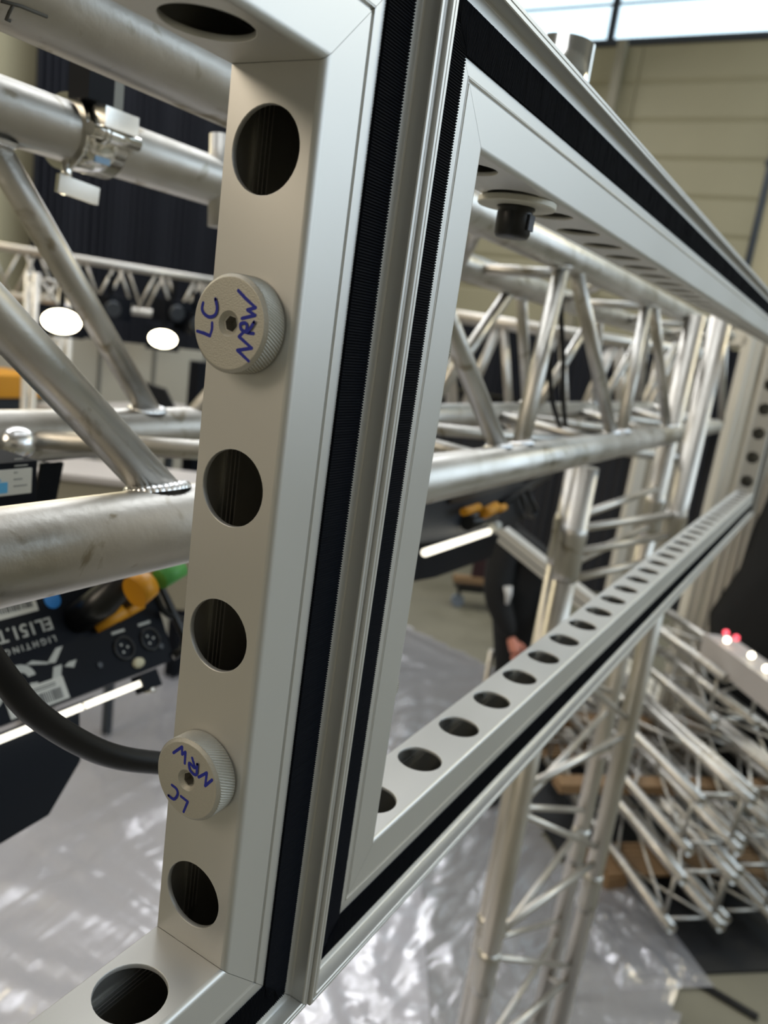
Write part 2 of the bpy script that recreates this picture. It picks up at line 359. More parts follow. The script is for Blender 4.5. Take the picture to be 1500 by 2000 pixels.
def member(name, half, mp, holes, cap, parent, label=None):
    """extruded mitred member; mp(s,u,w)->point; holes = hole centres along s; half = (lo, hi) inner ends"""
    lo, hi = half; b = MB(); G = 0.12; P = profile()
    n = len(P); r0 = b.add([mp(lo - u + G, u, w_) for u, w_ in P]); r1 = b.add([mp(hi + u - G, u, w_) for u, w_ in P])
    for i in range(n - 1): b.face((r0 + i, r0 + i + 1, r1 + i + 1, r1 + i), i < 4)
    wa, wb = RR, D - .6
    edges = sorted(set([lo + G, hi - G] + [x for h in holes for x in (max(lo + G, h - 31), min(hi - G, h + 31))]))
    k = 0; used = []
    RH = 15.3
    for h in holes:
        a = max(lo + G, h - 31); c = min(hi - G, h + 31); used.append((a, c))
        ang = [2 * math.pi * i / 36 for i in range(36)] + [math.atan2(y - YH, x - h) % (2 * math.pi) for x in (a, c) for y in (wa, wb)]
        ang = sorted(ang); I = []; O = []; Q = []; Q2 = []
        for t_ in ang:
            cx_, cy_ = math.cos(t_), math.sin(t_)
            kx = ((c - h) / cx_) if cx_ > 1e-9 else ((a - h) / cx_ if cx_ < -1e-9 else 1e9)
            ky = ((wb - YH) / cy_) if cy_ > 1e-9 else ((wa - YH) / cy_ if cy_ < -1e-9 else 1e9)
            kk = min(kx, ky)
            O.append(mp(h + cx_ * kk, 0, YH + cy_ * kk)); I.append(mp(h + cx_ * (RH + .25), 0, YH + cy_ * (RH + .25)))
            Q.append(mp(h + cx_ * RH, .3, YH + cy_ * RH)); Q2.append(mp(h + cx_ * RH, WALL, YH + cy_ * RH))
        m_ = len(ang); o0 = b.add(O); i0 = b.add(I); q0 = b.add(Q); q1 = b.add(Q2)
        for j in range(m_):
            j2 = (j + 1) % m_
            b.face((o0 + j, o0 + j2, i0 + j2, i0 + j)); b.face((i0 + j, i0 + j2, q0 + j2, q0 + j), True); b.face((q0 + j, q0 + j2, q1 + j2, q1 + j), True)
    used.sort(); cur = lo + G
    for a, c in used + [(hi - G, hi - G)]:
        if a - cur > .01:
            q = b.add([mp(cur, 0, wa), mp(a, 0, wa), mp(a, 0, wb), mp(cur, 0, wb)]); b.face((q, q + 1, q + 2, q + 3))
        cur = max(cur, c)
    # closing wedges of the inner web up to the rounded corner are exact (u = 0 there)
    o = b.build(name, ANOD, parent, label, recalc=False)
    # inner chamber with ribs
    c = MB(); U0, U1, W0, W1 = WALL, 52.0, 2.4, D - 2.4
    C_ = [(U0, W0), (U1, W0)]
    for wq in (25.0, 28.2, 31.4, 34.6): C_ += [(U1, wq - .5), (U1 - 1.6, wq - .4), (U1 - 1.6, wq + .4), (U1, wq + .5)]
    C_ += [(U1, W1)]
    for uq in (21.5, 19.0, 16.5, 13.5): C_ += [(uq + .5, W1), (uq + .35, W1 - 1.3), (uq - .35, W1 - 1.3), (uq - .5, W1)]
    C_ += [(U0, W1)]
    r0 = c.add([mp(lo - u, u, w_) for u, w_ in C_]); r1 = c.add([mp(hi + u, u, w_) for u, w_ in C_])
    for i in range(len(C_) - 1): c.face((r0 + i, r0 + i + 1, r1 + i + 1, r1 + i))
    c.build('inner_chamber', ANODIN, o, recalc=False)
    rb = MB()
    for uq in (21.5, 19.0, 16.5, 13.5):
        n_ = rb.add([mp(s_, uq + du, W1 - 1.35) for s_ in (lo, hi) for du in (-.4, .4)]); rb.face((n_, n_ + 1, n_ + 3, n_ + 2))
    rb.build('chamber_ribs', ANOD, o, recalc=False)
    return o
def hook_tape(lo, hi, mp, parent, mitre=True, fine=1.15):
    """ribbed tape, ribs across the strip"""
    b = MB(); L = hi - lo; pitch = fine; n = int((L + 2 * VB) / pitch); rows = []
    rr = random.Random(int(abs(L) * 7))
    prof = (0.0, .62, .75, .62)
    for i in range(n * 3 + 1):
        s = lo - VB + i * pitch / 3; ph = i % 3
        z = (.55, 1.15, 1.15)[ph]; e = (.0, .28, .28)[ph] + rr.uniform(-.06, .06)
        a = VA + .3 - e; c = VB - .3 + e; pts = []
        for u in (a, a + .25, (a + c) / 2, c - .25, c):
            # mitre: clip s into the range allowed at this u
            ss = min(max(s, lo - u), hi + u)
            zz = -.02 if u in (a, c) else -z - rr.uniform(0, .12)
            pts.append(mp(ss, u, zz))
        rows.append(b.add(pts))
    for i in range(len(rows) - 1):
        for k in range(4): b.face((rows[i] + k, rows[i] + k + 1, rows[i+1] + k + 1, rows[i+1] + k), False)
    return b.build('hook_tape', VELCRO, parent, 'black ribbed hook and loop tape', recalc=False)
def fabric_frame(x0, x1, dy, dz, label, holes_h, detail=True):
    """outer box x0..x1, standing in the plane y = dy"""
    f = empty('fabric_frame', (x0, dy, -H - T_ + dz), label, 'frame', None)
    xi0, xi1 = x0 + T_, x1 - T_
    vh = [-155.66, -93.66, -31.66, 30.34, 92.34, 154.34]
    ml = lambda s, u, w_: V(xi0 - u, dy + w_, dz + s)
    mr = lambda s, u, w_: V(xi1 + u, dy + w_, dz + s)
    mt = lambda s, u, w_: V(s, dy + w_, dz + H + u)
    mb_ = lambda s, u, w_: V(s, dy + w_, dz - H - u)
    member('post', (-H, H), ml, vh, 0, f); member('post', (-H, H), mr, vh, 0, f)
    member('rail', (xi0, xi1), mt, holes_h, 0, f); member('rail', (xi0, xi1), mb_, holes_h, 0, f)
    hook_tape(-H, H, ml, f); hook_tape(-H, H, mr, f)
    hook_tape(xi0, xi1, mt, f); hook_tape(xi0, xi1, mb_, f)
    return f
fabric_frame(-992, 0, 0, 0, 'near silver aluminium frame whose right post carries two knurled knobs', [-94.4 - 62 * k for k in range(13)])
fabric_frame(0.05, 1983.7, -1.8, 0.4, 'long silver aluminium frame receding to the right with perforated rails', [94.4 + 62 * k for k in range(30)])

# ------------------------------------------------------------------ knurled knobs
def knob(c, ax, label, strokes=None, rot=0.0, r=18.0, h=10.6):
    """c = centre on the mounting face, ax = outward axis"""
    ax = V(*ax); u = V(0, 0, 1).cross(ax).normalized() if abs(ax.z) < .9 else V(1, 0, 0); w_ = ax.cross(u)
    M = Matrix((u, w_, ax)).transposed().to_4x4(); M.translation = c
    k = empty('knurled_knob', c, label, 'knob', 'knurled knobs screwed into the frame holes')
    b = MB(); teeth = 88; seg = teeth * 4; rows = []
    hs = [.6, 1.0, 2.5, 4.2, 5.9, 7.6, h - 1.6, h - 1.2]
    b.lathe([(r - .9, 0), (r - .5, .55)], 88, M)
    for hh in hs:
        pts = []
        for i in range(seg):
            tw = hh * .030
            d_ = (0, .14, .42, .14)[i % 4] if 1.0 <= hh <= h - 1.6 else .25
            an = 2 * math.pi * i / seg + tw; pts.append(M @ V((r - d_) * math.cos(an), (r - d_) * math.sin(an), hh))
        rows.append(b.add(pts))
    for j in range(len(rows) - 1):
        for i in range(seg):
            i2 = (i + 1) % seg; b.face((rows[j] + i, rows[j] + i2, rows[j+1] + i2, rows[j+1] + i))
    b.lathe([(r - .3, h - 1.2), (r - 1.5, h - .08), (r - 1.8, h), (4.7, h), (4.6, h - .12), (3.2, h - 1.5)], 88, M, False)
    b.build('knob_body', KNOB, k, recalc=False)
    s = MB()
    hexr = 2.35
    R_ = []
    ring = s.add([M @ V(3.2 * math.cos(2*math.pi*i/36), 3.2 * math.sin(2*math.pi*i/36), h - 1.5) for i in range(36)])
    def hx(i, hh, rr=2.95):
        a = 2 * math.pi * i / 36; f_ = math.cos(math.pi / 6) / math.cos((a + rot) % (math.pi / 3) - math.pi / 6)
        return M @ V(rr * f_ * math.cos(a), rr * f_ * math.sin(a), hh)
    r1 = s.add([hx(i, h - 1.55) for i in range(36)]); r2 = s.add([hx(i, h - 5.5) for i in range(36)])
    for i in range(36):
        i2 = (i + 1) % 36; s.face((ring + i, ring + i2, r1 + i2, r1 + i)); s.face((r1 + i, r1 + i2, r2 + i2, r2 + i))
    s.face([r2 + i for i in range(36)])
    s.build('hex_socket', SOCK, k, recalc=False)
    b = MB(); b.lathe([(6, .2), (6, -9.0), (5, -10.0), (0.1, -10.0)], 24, M); b.build('threaded_stem', SOCK, k, recalc=False)
    if strokes:
        Mi = M.inverted()
        for nm, pts in strokes:
            loc = [Mi @ at(u_, v_, x=c.x - h - .05) for u_, v_ in pts]
            # smooth the stroke
            P = []
            if nm in 'CR':
                for i in range(len(loc) - 1):
                    p0 = loc[max(i-1, 0)]; p1 = loc[i]; p2 = loc[i+1]; p3 = loc[min(i+2, len(loc)-1)]
                    for q in range(6):
                        t_ = q / 6; P.append(.5 * ((2*p1) + (p2-p0)*t_ + (2*p0-5*p1+4*p2-p3)*t_*t_ + (3*p1-p0-3*p2+p3)*t_**3))
                P.append(loc[-1])
            else: P = loc
            b = MB(); n_ = len(P)
            for i in range(n_ - 1):
                p, q = P[i].copy(), P[i+1].copy(); p.z = q.z = h + .03 + .012 * i
                d_ = q - p
                if d_.length < 1e-6: continue
                d_.normalize(); nn = V(-d_.y, d_.x, 0) * .66; nn2 = nn * (.85 if i % 2 else 1)
                e0 = b.add([M @ (p + nn), M @ (p - nn), M @ (q - nn2), M @ (q + nn2)]); b.face((e0, e0+1, e0+2, e0+3))
                for cpt, rad_ in ((p, .66), (q, .62)):
                    e = b.add([M @ (cpt + V(math.cos(a*math.pi/5), math.sin(a*math.pi/5), 0) * rad_ + V(0, 0, .006)) for a in range(10)]); b.face([e + a for a in range(10)])
            b.build('marker_letter', INK, k, 'blue handwritten letter ' + nm, recalc=False)
    return k
def cv(pts, x0, y0, s): return [(x0 + a / s, y0 + b_ / s) for a, b_ in pts]
K1 = [('C', [(280,550),(268,620),(298,680),(360,715),(425,690),(450,610),(432,505)]), ('L', [(385,785),(384,855),(360,935),(290,905),(212,880)]),
      ('W', [(692,405),(780,500),(895,605),(800,632),(890,695),(735,732)]), ('R', [(870,910),(790,895),(730,860),(722,800),(775,785),(800,820),(795,885),(840,850),(888,775)]),
      ('N', [(750,895),(700,945),(850,1080),(682,1105),(812,1230)])]
K1 = [(n, cv(p, 350, 500, 6.0)) for n, p in K1]
K2 = [('W', [(400,480),(515,400),(515,500),(560,470),(550,620)]), ('R', [(650,550),(682,680),(615,615),(622,700),(680,765),(715,755),(722,690),(728,625)]),
      ('N', [(735,805),(845,745),(822,920),(915,840)]), ('C', [(380,910),(440,960),(458,1030),(410,1095),(340,1045)]), ('L', [(500,1060),(590,1130),(535,1265)])]
K2 = [(n, cv(p, 280, 1400, 6.818)) for n, p in K2]
XL = -T_
knob(V(XL, YH, 92.9), (-1, 0, 0), 'upper knurled knob with blue letters LC NRW on the near post', K1, 0.2)
knob(V(XL, YH, -93.4), (-1, 0, 0), 'lower knurled knob with blue letters LC NRW beside the black cable', K2, 0.5)
knob(V(T_ + .05, YH - 1.8, 92.9), (1, 0, 0), 'upper knob mostly hidden behind the left post of the long frame')
knob(V(T_ + .05, YH - 1.8, -93.4), (1, 0, 0), 'lower knob mostly hidden behind the left post of the long frame')

# locking pin under the top rail of the long frame
cz = H + .4; pc = V(171, YH + 1.5, cz)
t = empty('locking_pin', pc, 'pale disc with a black plug hanging under the perforated top rail', 'locking pin')
b = MB(); Mx = Matrix.Translation(pc) @ Matrix.Rotation(math.pi, 4, 'X')
b.lathe([(.1, 0), (23, 0), (23.6, .5), (23.6, 3.4), (23, 4), (.1, 4)], 48, Mx, False); b.build('washer', mat('grey_nylon', '#d2cfc2', .5), t, recalc=False)
b = MB(); b.lathe([(.1, 4), (11.5, 4), (11.5, 5.2), (10.4, 6), (10.8, 8), (10.8, 19.5), (9.5, 21.5), (.1, 21.5)], 32, Mx, True); b.build('black_plug', BLACKP, t, recalc=False)
MB().box((pc.x - 4, pc.y - 11.6, cz - 17), (pc.x + 4, pc.y - 10.6, cz - 8)).build('plug_flat', mat('grey_print', '#3b3f4a', .5), t)

# ------------------------------------------------------------------ the big horizontal truss
def chord_pt(kind, x):
    return {'LF': V(x, 170 + .03 * x, -39 - .017 * x), 'UF': V(x, 252 + .012 * x, 246 - .002 * x),
            'UR': V(x, 460 + .01 * x, 225.5 - .004 * x), 'LR': V(x, 475 + .015 * x, -45 - .006 * x)}[kind]
CR = {'LF': 25.2, 'UF': 23.5, 'UR': 25.0, 'LR': 25.0}
tr = empty('box_truss', chord_pt('LF', 0), 'large horizontal aluminium box truss running directly behind the two frames', 'truss')
XA, XB = -700, 2900
for kname in ('LF', 'UF', 'UR', 'LR'):
    xa = -250 if kname == 'UR' else XA
    MB().pipe(chord_pt(kname, XA), chord_pt(kname, XB), CR[kname], CR[kname] - 3, 48).build('chord', TRUSS, tr, recalc=False)
def weld(p, axis, n_, r, parent, big=1.0):
    """scalloped bead around a brace foot: p on chord surface"""
    b = MB(); axis = axis.normalized(); u = (n_ - axis * n_.dot(axis)).normalized(); w_ = axis.cross(u)
    N = 30
    for i in range(N):
        a = 2 * math.pi * i / N
        c = p + (u * math.cos(a) * 1.38 + w_ * math.sin(a)) * (r + 1.2)
        cc = V(c)
        pts = []
        for j, (rr_, hh) in enumerate(((4.4 * big, -1.5), (4.0 * big, .8), (2.3 * big, 2.6), (.05, 3.2))):
            pts.append(b.add([cc + (u * math.cos(q * math.pi / 4 + a) + w_ * math.sin(q * math.pi / 4 + a)) * rr_ + axis * hh for q in range(8)]))
        for j in range(3):
            for q in range(8):
                q2 = (q + 1) % 8; b.face((pts[j] + q, pts[j] + q2, pts[j+1] + q2, pts[j+1] + q), True)
    return b.build('weld', WELD, parent, recalc=False)
def brace(a, c, ra, rc, r, weld_a=True, weld_c=True):
    d_ = (c - a).normalized()
    MB().tube([a + d_ * ra * .35, c - d_ * rc * .35], r, 28).build('brace', TRUSS, tr, recalc=False)
BR = 12.5
for i in range(6):                                   # front face zigzag
    xb = 74 + 600 * i; xt = -232 + 600 * i
    if i > 0: brace(chord_pt('LF', xb - 18), chord_pt('UF', xt + 20), 25, 25, BR)
    else: brace(chord_pt('LF', 74), chord_pt('UF', -208), 25, 25, BR)
    if xt + 600 < XB: brace(chord_pt('LF', xb + 24), chord_pt('UF', xt + 570), 25, 25, BR)
for i in range(-1, 5):                               # rear face zigzag
    xb = 352 + 600 * i; xt = 86 + 600 * i
    brace(chord_pt('LR', xb - 12), chord_pt('UR', xt + 10), 25, 25, BR)
    brace(chord_pt('LR', xb + 24), chord_pt('UR', xt + 580), 25, 25, BR)
for i in range(-1, 5):                               # bottom and top face diagonals
    xb = 150 + 600 * i
    brace(chord_pt('LR', xb - 14), chord_pt('LF', xb + 460), 25, 25, 10)
    if i >= 0: brace(chord_pt('LF', xb + 500), chord_pt('LR', xb + 570), 25, 25, 10)
    if i >= 0:
        brace(chord_pt('UR', xb + 290), chord_pt('UF', xb + 440), 25, 25, 10)
        brace(chord_pt('UF', xb + 470), chord_pt('UR', xb + 850), 25, 25, 10)
def foot(kind, x_, kind2, x2, r_):
    c = chord_pt(kind, x_); e = chord_pt(kind2, x2); dirn = (e - c).normalized(); n_ = V(0, dirn.y, dirn.z).normalized()
    weld(c + dirn * ((CR[kind] - .5) / dirn.dot(n_)), n_, dirn - n_ * dirn.dot(n_), r_, tr)
foot('LF', 74, 'UF', -208, BR)
for i in range(1, 4): foot('LF', 74 + 600 * i - 18, 'UF', -232 + 600 * i + 20, BR)
for i in range(0, 4): foot('LF', 74 + 600 * i + 24, 'UF', -232 + 600 * i + 570, BR); foot('UF', -232 + 600 * i + 570, 'LF', 74 + 600 * i + 24, BR)
for i in range(0, 4): foot('LR', 352 + 600 * i - 12, 'UR', 96 + 600 * i, BR); foot('UR', 96 + 600 * i, 'LR', 340 + 600 * i, BR)
c = chord_pt('LR', 143) + V(0, -26, 0); b = MB(); b.lathe([(max(.02, math.cos(-math.pi/2 + math.pi*i/10)) * 17, math.sin(-math.pi/2 + math.pi*i/10) * 15) for i in range(11)], 24, Matrix.Translation(c)); b.build('weld', WELD, tr, recalc=False)
# near rear node ball and end cross tube
MB().tube([chord_pt('UR', 372) + V(0, -6, 46), chord_pt('UR', 372) + V(0, -14, -46)], 11, 20).build('end_upright', TRUSS, tr, recalc=False)
MB().tube([chord_pt('LR', XB) , chord_pt('LF', XB)], 20, 20).build('end_tube', TRUSS, tr, recalc=False)
MB().tube([chord_pt('UR', XB) , chord_pt('UF', XB)], 20, 20).build('end_tube', TRUSS, tr, recalc=False)

# pen mark on the near upper chord
def on_chord(u_, v_, kind, off=.25):
    a = chord_pt(kind, 0); d_ = (chord_pt(kind, 1) - a).normalized(); q = ray(u_, v_); w0 = CAM - a
    qa = q - d_ * q.dot(d_); wa_ = w0 - d_ * w0.dot(d_); r_ = CR[kind] + off
    A_, B_, C__ = qa.dot(qa), 2 * qa.dot(wa_), wa_.dot(wa_) - r_ * r_; dd_ = B_ * B_ - 4 * A_ * C__
    return CAM + q * ((-B_ - math.sqrt(max(0, dd_))) / (2 * A_))
for pts_ in (((2, 2), (40, 12), (92, 33)), ((26, 9), (18, 24), (12, 38), (20, 41))):
    MB().tube([on_chord(u_, v_, 'UF') for u_, v_ in pts_], .9, 6).build('pen_mark', mat('grey_pen', '#46443e', .7), tr, recalc=False)
# pipe clamp on the rear upper chord
x_ = 208; c = chord_pt('UR', x_); t = empty('pipe_clamp', c, 'shiny steel pipe clamp with a wing bolt around the rear upper chord', 'clamp')
b = MB(); b.pipe(c + V(-20, 0, 0), c + V(24, 0, 0), 29.5, 25.4, 48); b.build('clamp_band', CHROME, t, recalc=False)
b = MB(); b.pipe(c + V(-23, 0, 0), c + V(-19, 0, 0), 31.5, 25.4, 48); b.build('band_rim', CHROME, t, recalc=False)
MB().box((x_ - 16, c.y - 45, c.z + 6), (x_ + 20, c.y - 22, c.z + 22)).build('hinge_block', CHROME, t)
MB().tube([V(x_ - 24, c.y - 36, c.z + 2), V(x_ + 28, c.y - 36, c.z + 2)], 6, 18).build('hinge_pin', CHROME, t, recalc=False)
MB().tube([V(x_ - 12, c.y - 34, c.z + 2), V(x_ - 6, c.y - 34, c.z + 2)], 9, 18).build('pin_collar', CHROME, t, recalc=False)
MB().box((x_ - 30, c.y - 40, c.z + 24), (x_ - 4, c.y - 14, c.z + 52)).build('clamp_jaw', BLACKM, t)
MB().box((x_ - 2, c.y + 5, c.z + 24), (x_ + 44, c.y + 9, c.z + 58)).build('clamp_plate', mat('grey_plate', '#83837c', .6), t)
MB().tube([V(x_ - 22, c.y - 6, c.z - 20), V(x_ - 22, c.y - 6, c.z - 52)], 4.5, 16).build('bolt', CHROME, t, recalc=False)
MB().bar(at(112, 356, y=c.y - 8), at(190, 384, y=c.y - 8), 5, 15).build('wing_handle', CHROME, t)
MB().box((x_ - 8, c.y - 25, c.z - 21), (x_ + 8, c.y - 23, c.z - 13)).build('blue_label', mat('pale_blue_label', '#8fb0cf', .5), t)

# ------------------------------------------------------------------ text helper
def text_part(s_, size, M, m_, parent, name='print_line', thick=0.25, label=None):
    cu = bpy.data.curves.new('txt', 'FONT'); cu.body = s_; cu.size = size / 1000; cu.extrude = thick / 1000; cu.offset = size * .012 / 1000
    o = bpy.data.objects.new('txt', cu); COL.objects.link(o)
    dg = bpy.context.evaluated_depsgraph_get(); me = bpy.data.meshes.new_from_object(o.evaluated_get(dg))
    bpy.data.objects.remove(o)
    M4 = M.copy(); M4.translation = M.translation / 1000
    me.transform(M4); me.materials.clear(); me.materials.append(m_)
    q = bpy.data.objects.new(name, me); COL.objects.link(q); q.parent = parent; q.matrix_parent_inverse = Matrix.Translation(-parent.location)
    if label: q['label'] = label
    return q

# ------------------------------------------------------------------ black worklight fixtures hung below the truss
def fixture(P1, k, label, main=True, th=35, W=430):
    t_ = rad(th); eu = V(0, math.sin(t_), math.cos(t_)); en = V(0, -math.cos(t_), math.sin(t_)); ex = V(1, 0, 0)
    M = Matrix((ex, eu, en)).transposed().to_4x4(); M.translation = P1
    f = empty('worklight', P1, label, 'spotlight', 'black worklights hung under the truss')
    F = lambda a, b_, name, m_, lab=None: MB().box(a, b_, M).build(name, m_, f, lab)
    # housing with bevelled lower right corner
    b = MB(); o = [(-W, 0), (0, 0), (5, 8), (14, 112), (-W, 112)]
    n = b.add([M @ V(x, y, 0) for x, y in o] + [M @ V(x, y, -58) for x, y in o]); b.face([n + i for i in range(5)]); b.face([n + 9 - i for i in range(5)])
    for i in range(5): b.face((n + i, n + (i + 1) % 5, n + 5 + (i + 1) % 5, n + 5 + i))
    b.build('housing', BLACKM, f)
    # lit glass edge and barn door
    for (a, c_) in ((-W, -128), (-122, -44)): F((a, -15, -8), (c_, -8, -2), 'glass_edge', EDGEL)
    b = MB(); o = [(-W, -4), (-105, -6), (-128, -14), (-146, -62), (-196, -96), (-W, -110)]
    n = b.add([M @ V(x, y, -10) for x, y in o] + [M @ V(x, y, -14) for x, y in o]); b.face([n + i for i in range(6)]); b.face([n + 11 - i for i in range(6)])
    for i in range(6): b.face((n + i, n + (i + 1) % 6, n + 6 + (i + 1) % 6, n + 6 + i))
    b.build('barn_door', BLACKM, f)
    F((-50, -22, -16), (-26, -2, 2), 'door_hinge', BLACKM)
    MB().tube([M @ V(-46, -22, -6), M @ V(-40, -24, 4)], 3, 12).build('hinge_bolt', CHROME, f, recalc=False)
    for sx in (-94, -420): MB().tube([M @ V(sx, 23, 0), M @ V(sx, 23, 1.6)], 3.2, 12).build('screw', BLACKP, f, recalc=False)
    MB().tube([M @ V(-8, 20, 0), M @ V(-8, 20, 1.6)], 3.2, 12).build('screw', BLACKP, f, recalc=False)
    # handle at the right end
    MB().tube([M @ V(-2, 104, 8), M @ V(16, 96, 8), M @ V(24, 20, 8), M @ V(16, 6, 6), M @ V(4, 4, 0)], 5, 12).build('end_handle', BLACKP, f, recalc=False)
    # sockets
    for sx, fem in ((-57, 1), (-19, 0)):
        b = MB(); Mx = M @ Matrix.Translation(V(sx, 32, 0)); b.lathe([(14, 0), (14, 2), (12.5, 2.6), (11.5, 2.4), (11, -4), (.1, -4)], 28, Mx)
        b.build('round_socket', BLACKP, f, recalc=False)
        for q in range(3): MB().tube([Mx @ V(5 * math.cos(q*2.09), 5 * math.sin(q*2.09), -4), Mx @ V(5 * math.cos(q*2.09), 5 * math.sin(q*2.09), 1)], 1.3, 8).build('pin', SOCK, f, recalc=False)
        F((sx - 9, 50, 0), (sx + 9, 53, .5), 'socket_caption', WHITEP)
    b = MB(); b.lathe([(.1, 4), (7, 3.4), (8, 1), (8, 0)], 20, M @ Matrix.Translation(V(-46, 11, 0)) @ Matrix.Diagonal((1, .75, 1, 1))); b.build('release_tab', mat('ivory_plastic', '#c9c2a4', .4), f, recalc=False)
    # power plugs: black bodies with yellow collars
    MB().tube([M @ V(-100, 78, 2), M @ V(-92, 84, 40), M @ V(-60, 104, 62), M @ V(-5, 128, 74)], [17, 18, 15, 12], 20).build('power_plug', BLACKP, f, recalc=False)
    MB().tube([M @ V(-48, 84, 0), M @ V(-44, 90, 34), M @ V(-20, 110, 50)], [15, 15, 12], 20).build('power_plug', BLACKP, f, recalc=False)
    for (a, c_, r_) in (((-86, 62, 4), (-56, 70, 22), 6), ((-56, 66, 6), (-28, 74, 18), 6)):
        MB().tube([M @ V(*a), M @ V(*c_)], [r_, r_ + 2], 12).build('yellow_latch', YEL, f, recalc=False)
    for (a, c_, r_) in (((-50, 100, 62), (-28, 112, 66), 16), ((-8, 118, 62), (10, 112, 66), 11)):
        MB().tube([M @ V(*a), M @ V(*c_)], r_, 18).build('yellow_collar', YEL, f, recalc=False)
    if main:
        MB().tube([at(312, 1132, y=400), at(352, 1108, y=400)], 11, 18).build('green_collar', GREEN, f, recalc=False)
        MB().tube([at(262, 1158, y=405), at(292, 1140, y=405)], [17, 14], 18).build('yellow_collar', YEL, f, recalc=False)
        MB().tube([M @ V(-14, 120, 66), M @ V(22, 132, 66)], 11, 18).build('green_collar', GREEN, f, recalc=False)
    Mt = M @ Matrix.Rotation(math.pi, 4, 'Z')
    def txt(s_, sx, u_, size, nm): 
        Q = M @ Matrix.Translation(V(sx, u_, .2)) @ Matrix.Rotation(math.pi, 4, 'Z'); return text_part(s_, size, Q, WHITEP, f, nm)
    if main:
        txt('EL151.TW', -130, 88, 19, 'model_lettering')
        txt('L I G H T I N G', -132, 68, 9.0, 'small_lettering')
        # split stylised logo, drawn as flat pieces
        def piece(pts):
            b = MB(); n = b.add([M @ V(x, y, .45) for x, y in pts] + [M @ V(x, y, 0) for x, y in pts]); N = len(pts)
            b.face([n + i for i in range(N)])
            for i in range(N): b.face((n + i, n + (i+1) % N, n + N + (i+1) % N, n + N + i))
            b.build('logo_piece', WHITEP, f)
        piece([(-128, 55), (-136, 55), (-152, 42), (-142, 41)]); piece([(-166, 50), (-174, 48), (-152, 42), (-143, 41)])
        piece([(-118, 37), (-128, 37), (-134, 34), (-124, 30)]); piece([(-136, 37), (-146, 37), (-158, 12), (-148, 12)])
        for cx_ in (-184, -222, -262):
            for s0, s1, sh in ((20, 160, 2.5), (200, 340, -2.5)):
                o_ = [(cx_ + 17 * math.cos(rad(a)), 33 + sh + 15 * math.sin(rad(a))) for a in range(s0 - 18, s1 + 19, 12)]
                i_ = [(cx_ + 8.5 * math.cos(rad(a)), 33 + sh + 7 * math.sin(rad(a))) for a in range(s0 - 18, s1 + 19, 12)][::-1]
                b = MB(); n = b.add([M @ V(x, y, .45) for x, y in o_ + i_]); N = len(o_)
                for q in range(N - 1): b.face((n + q, n + q + 1, n + 2 * N - 2 - q, n + 2 * N - 1 - q))
                b.build('logo_piece', WHITEP, f)
        st = F((-206, 2, 0), (-140, 26, .5), 'barcode_label', LABEL)
        rr = random.Random(3); x = -196
        while x < -146:
            w1 = rr.uniform(.5, 1.6); MB().box((x, 4.5, .5), (x + w1, 16, .7), M).build('barcode_bar', INKB, st); x += w1 + rr.uniform(.5, 1.5)
        for q in range(2): MB().box((-192 + q * 4, 19 + q * 2.4, .5), (-150, 20 + q * 2.4, .7), M).build('barcode_bar', INKB, st)
        st = F((-186, 98, 0), (-140, 122, .5), 'barcode_label', LABEL); x = -182
        while x < -146:
            w1 = rr.uniform(.5, 1.6); MB().box((x, 103, .5), (x + w1, 118, .7), M).build('barcode_bar', INKB, st); x += w1 + rr.uniform(.5, 1.5)
        MB().tube([M @ V(-121, 105, 0), M @ V(-121, 105, .6)], 9.5, 28).build('round_sticker', BLUE, f, recalc=False)
    else:
        txt('LIGHTING', -120, 90, 10, 'small_lettering'); txt('XOO', -120, 80, 17, 'model_lettering')
    # yoke up to the chord
    for sx in (-W + 60, -150):
        MB().bar(M @ V(sx, 60, -58), V(P1.x + sx, 470, -72), 24, 4).build('yoke_arm', BLACKM, f)
    return f
P1 = at(335, 1290, y=438)
fixture(P1, 1.7, 'near black worklight with upside-down white lettering and yellow plugs on the left')
P2 = at(1030, 1035, y=400)
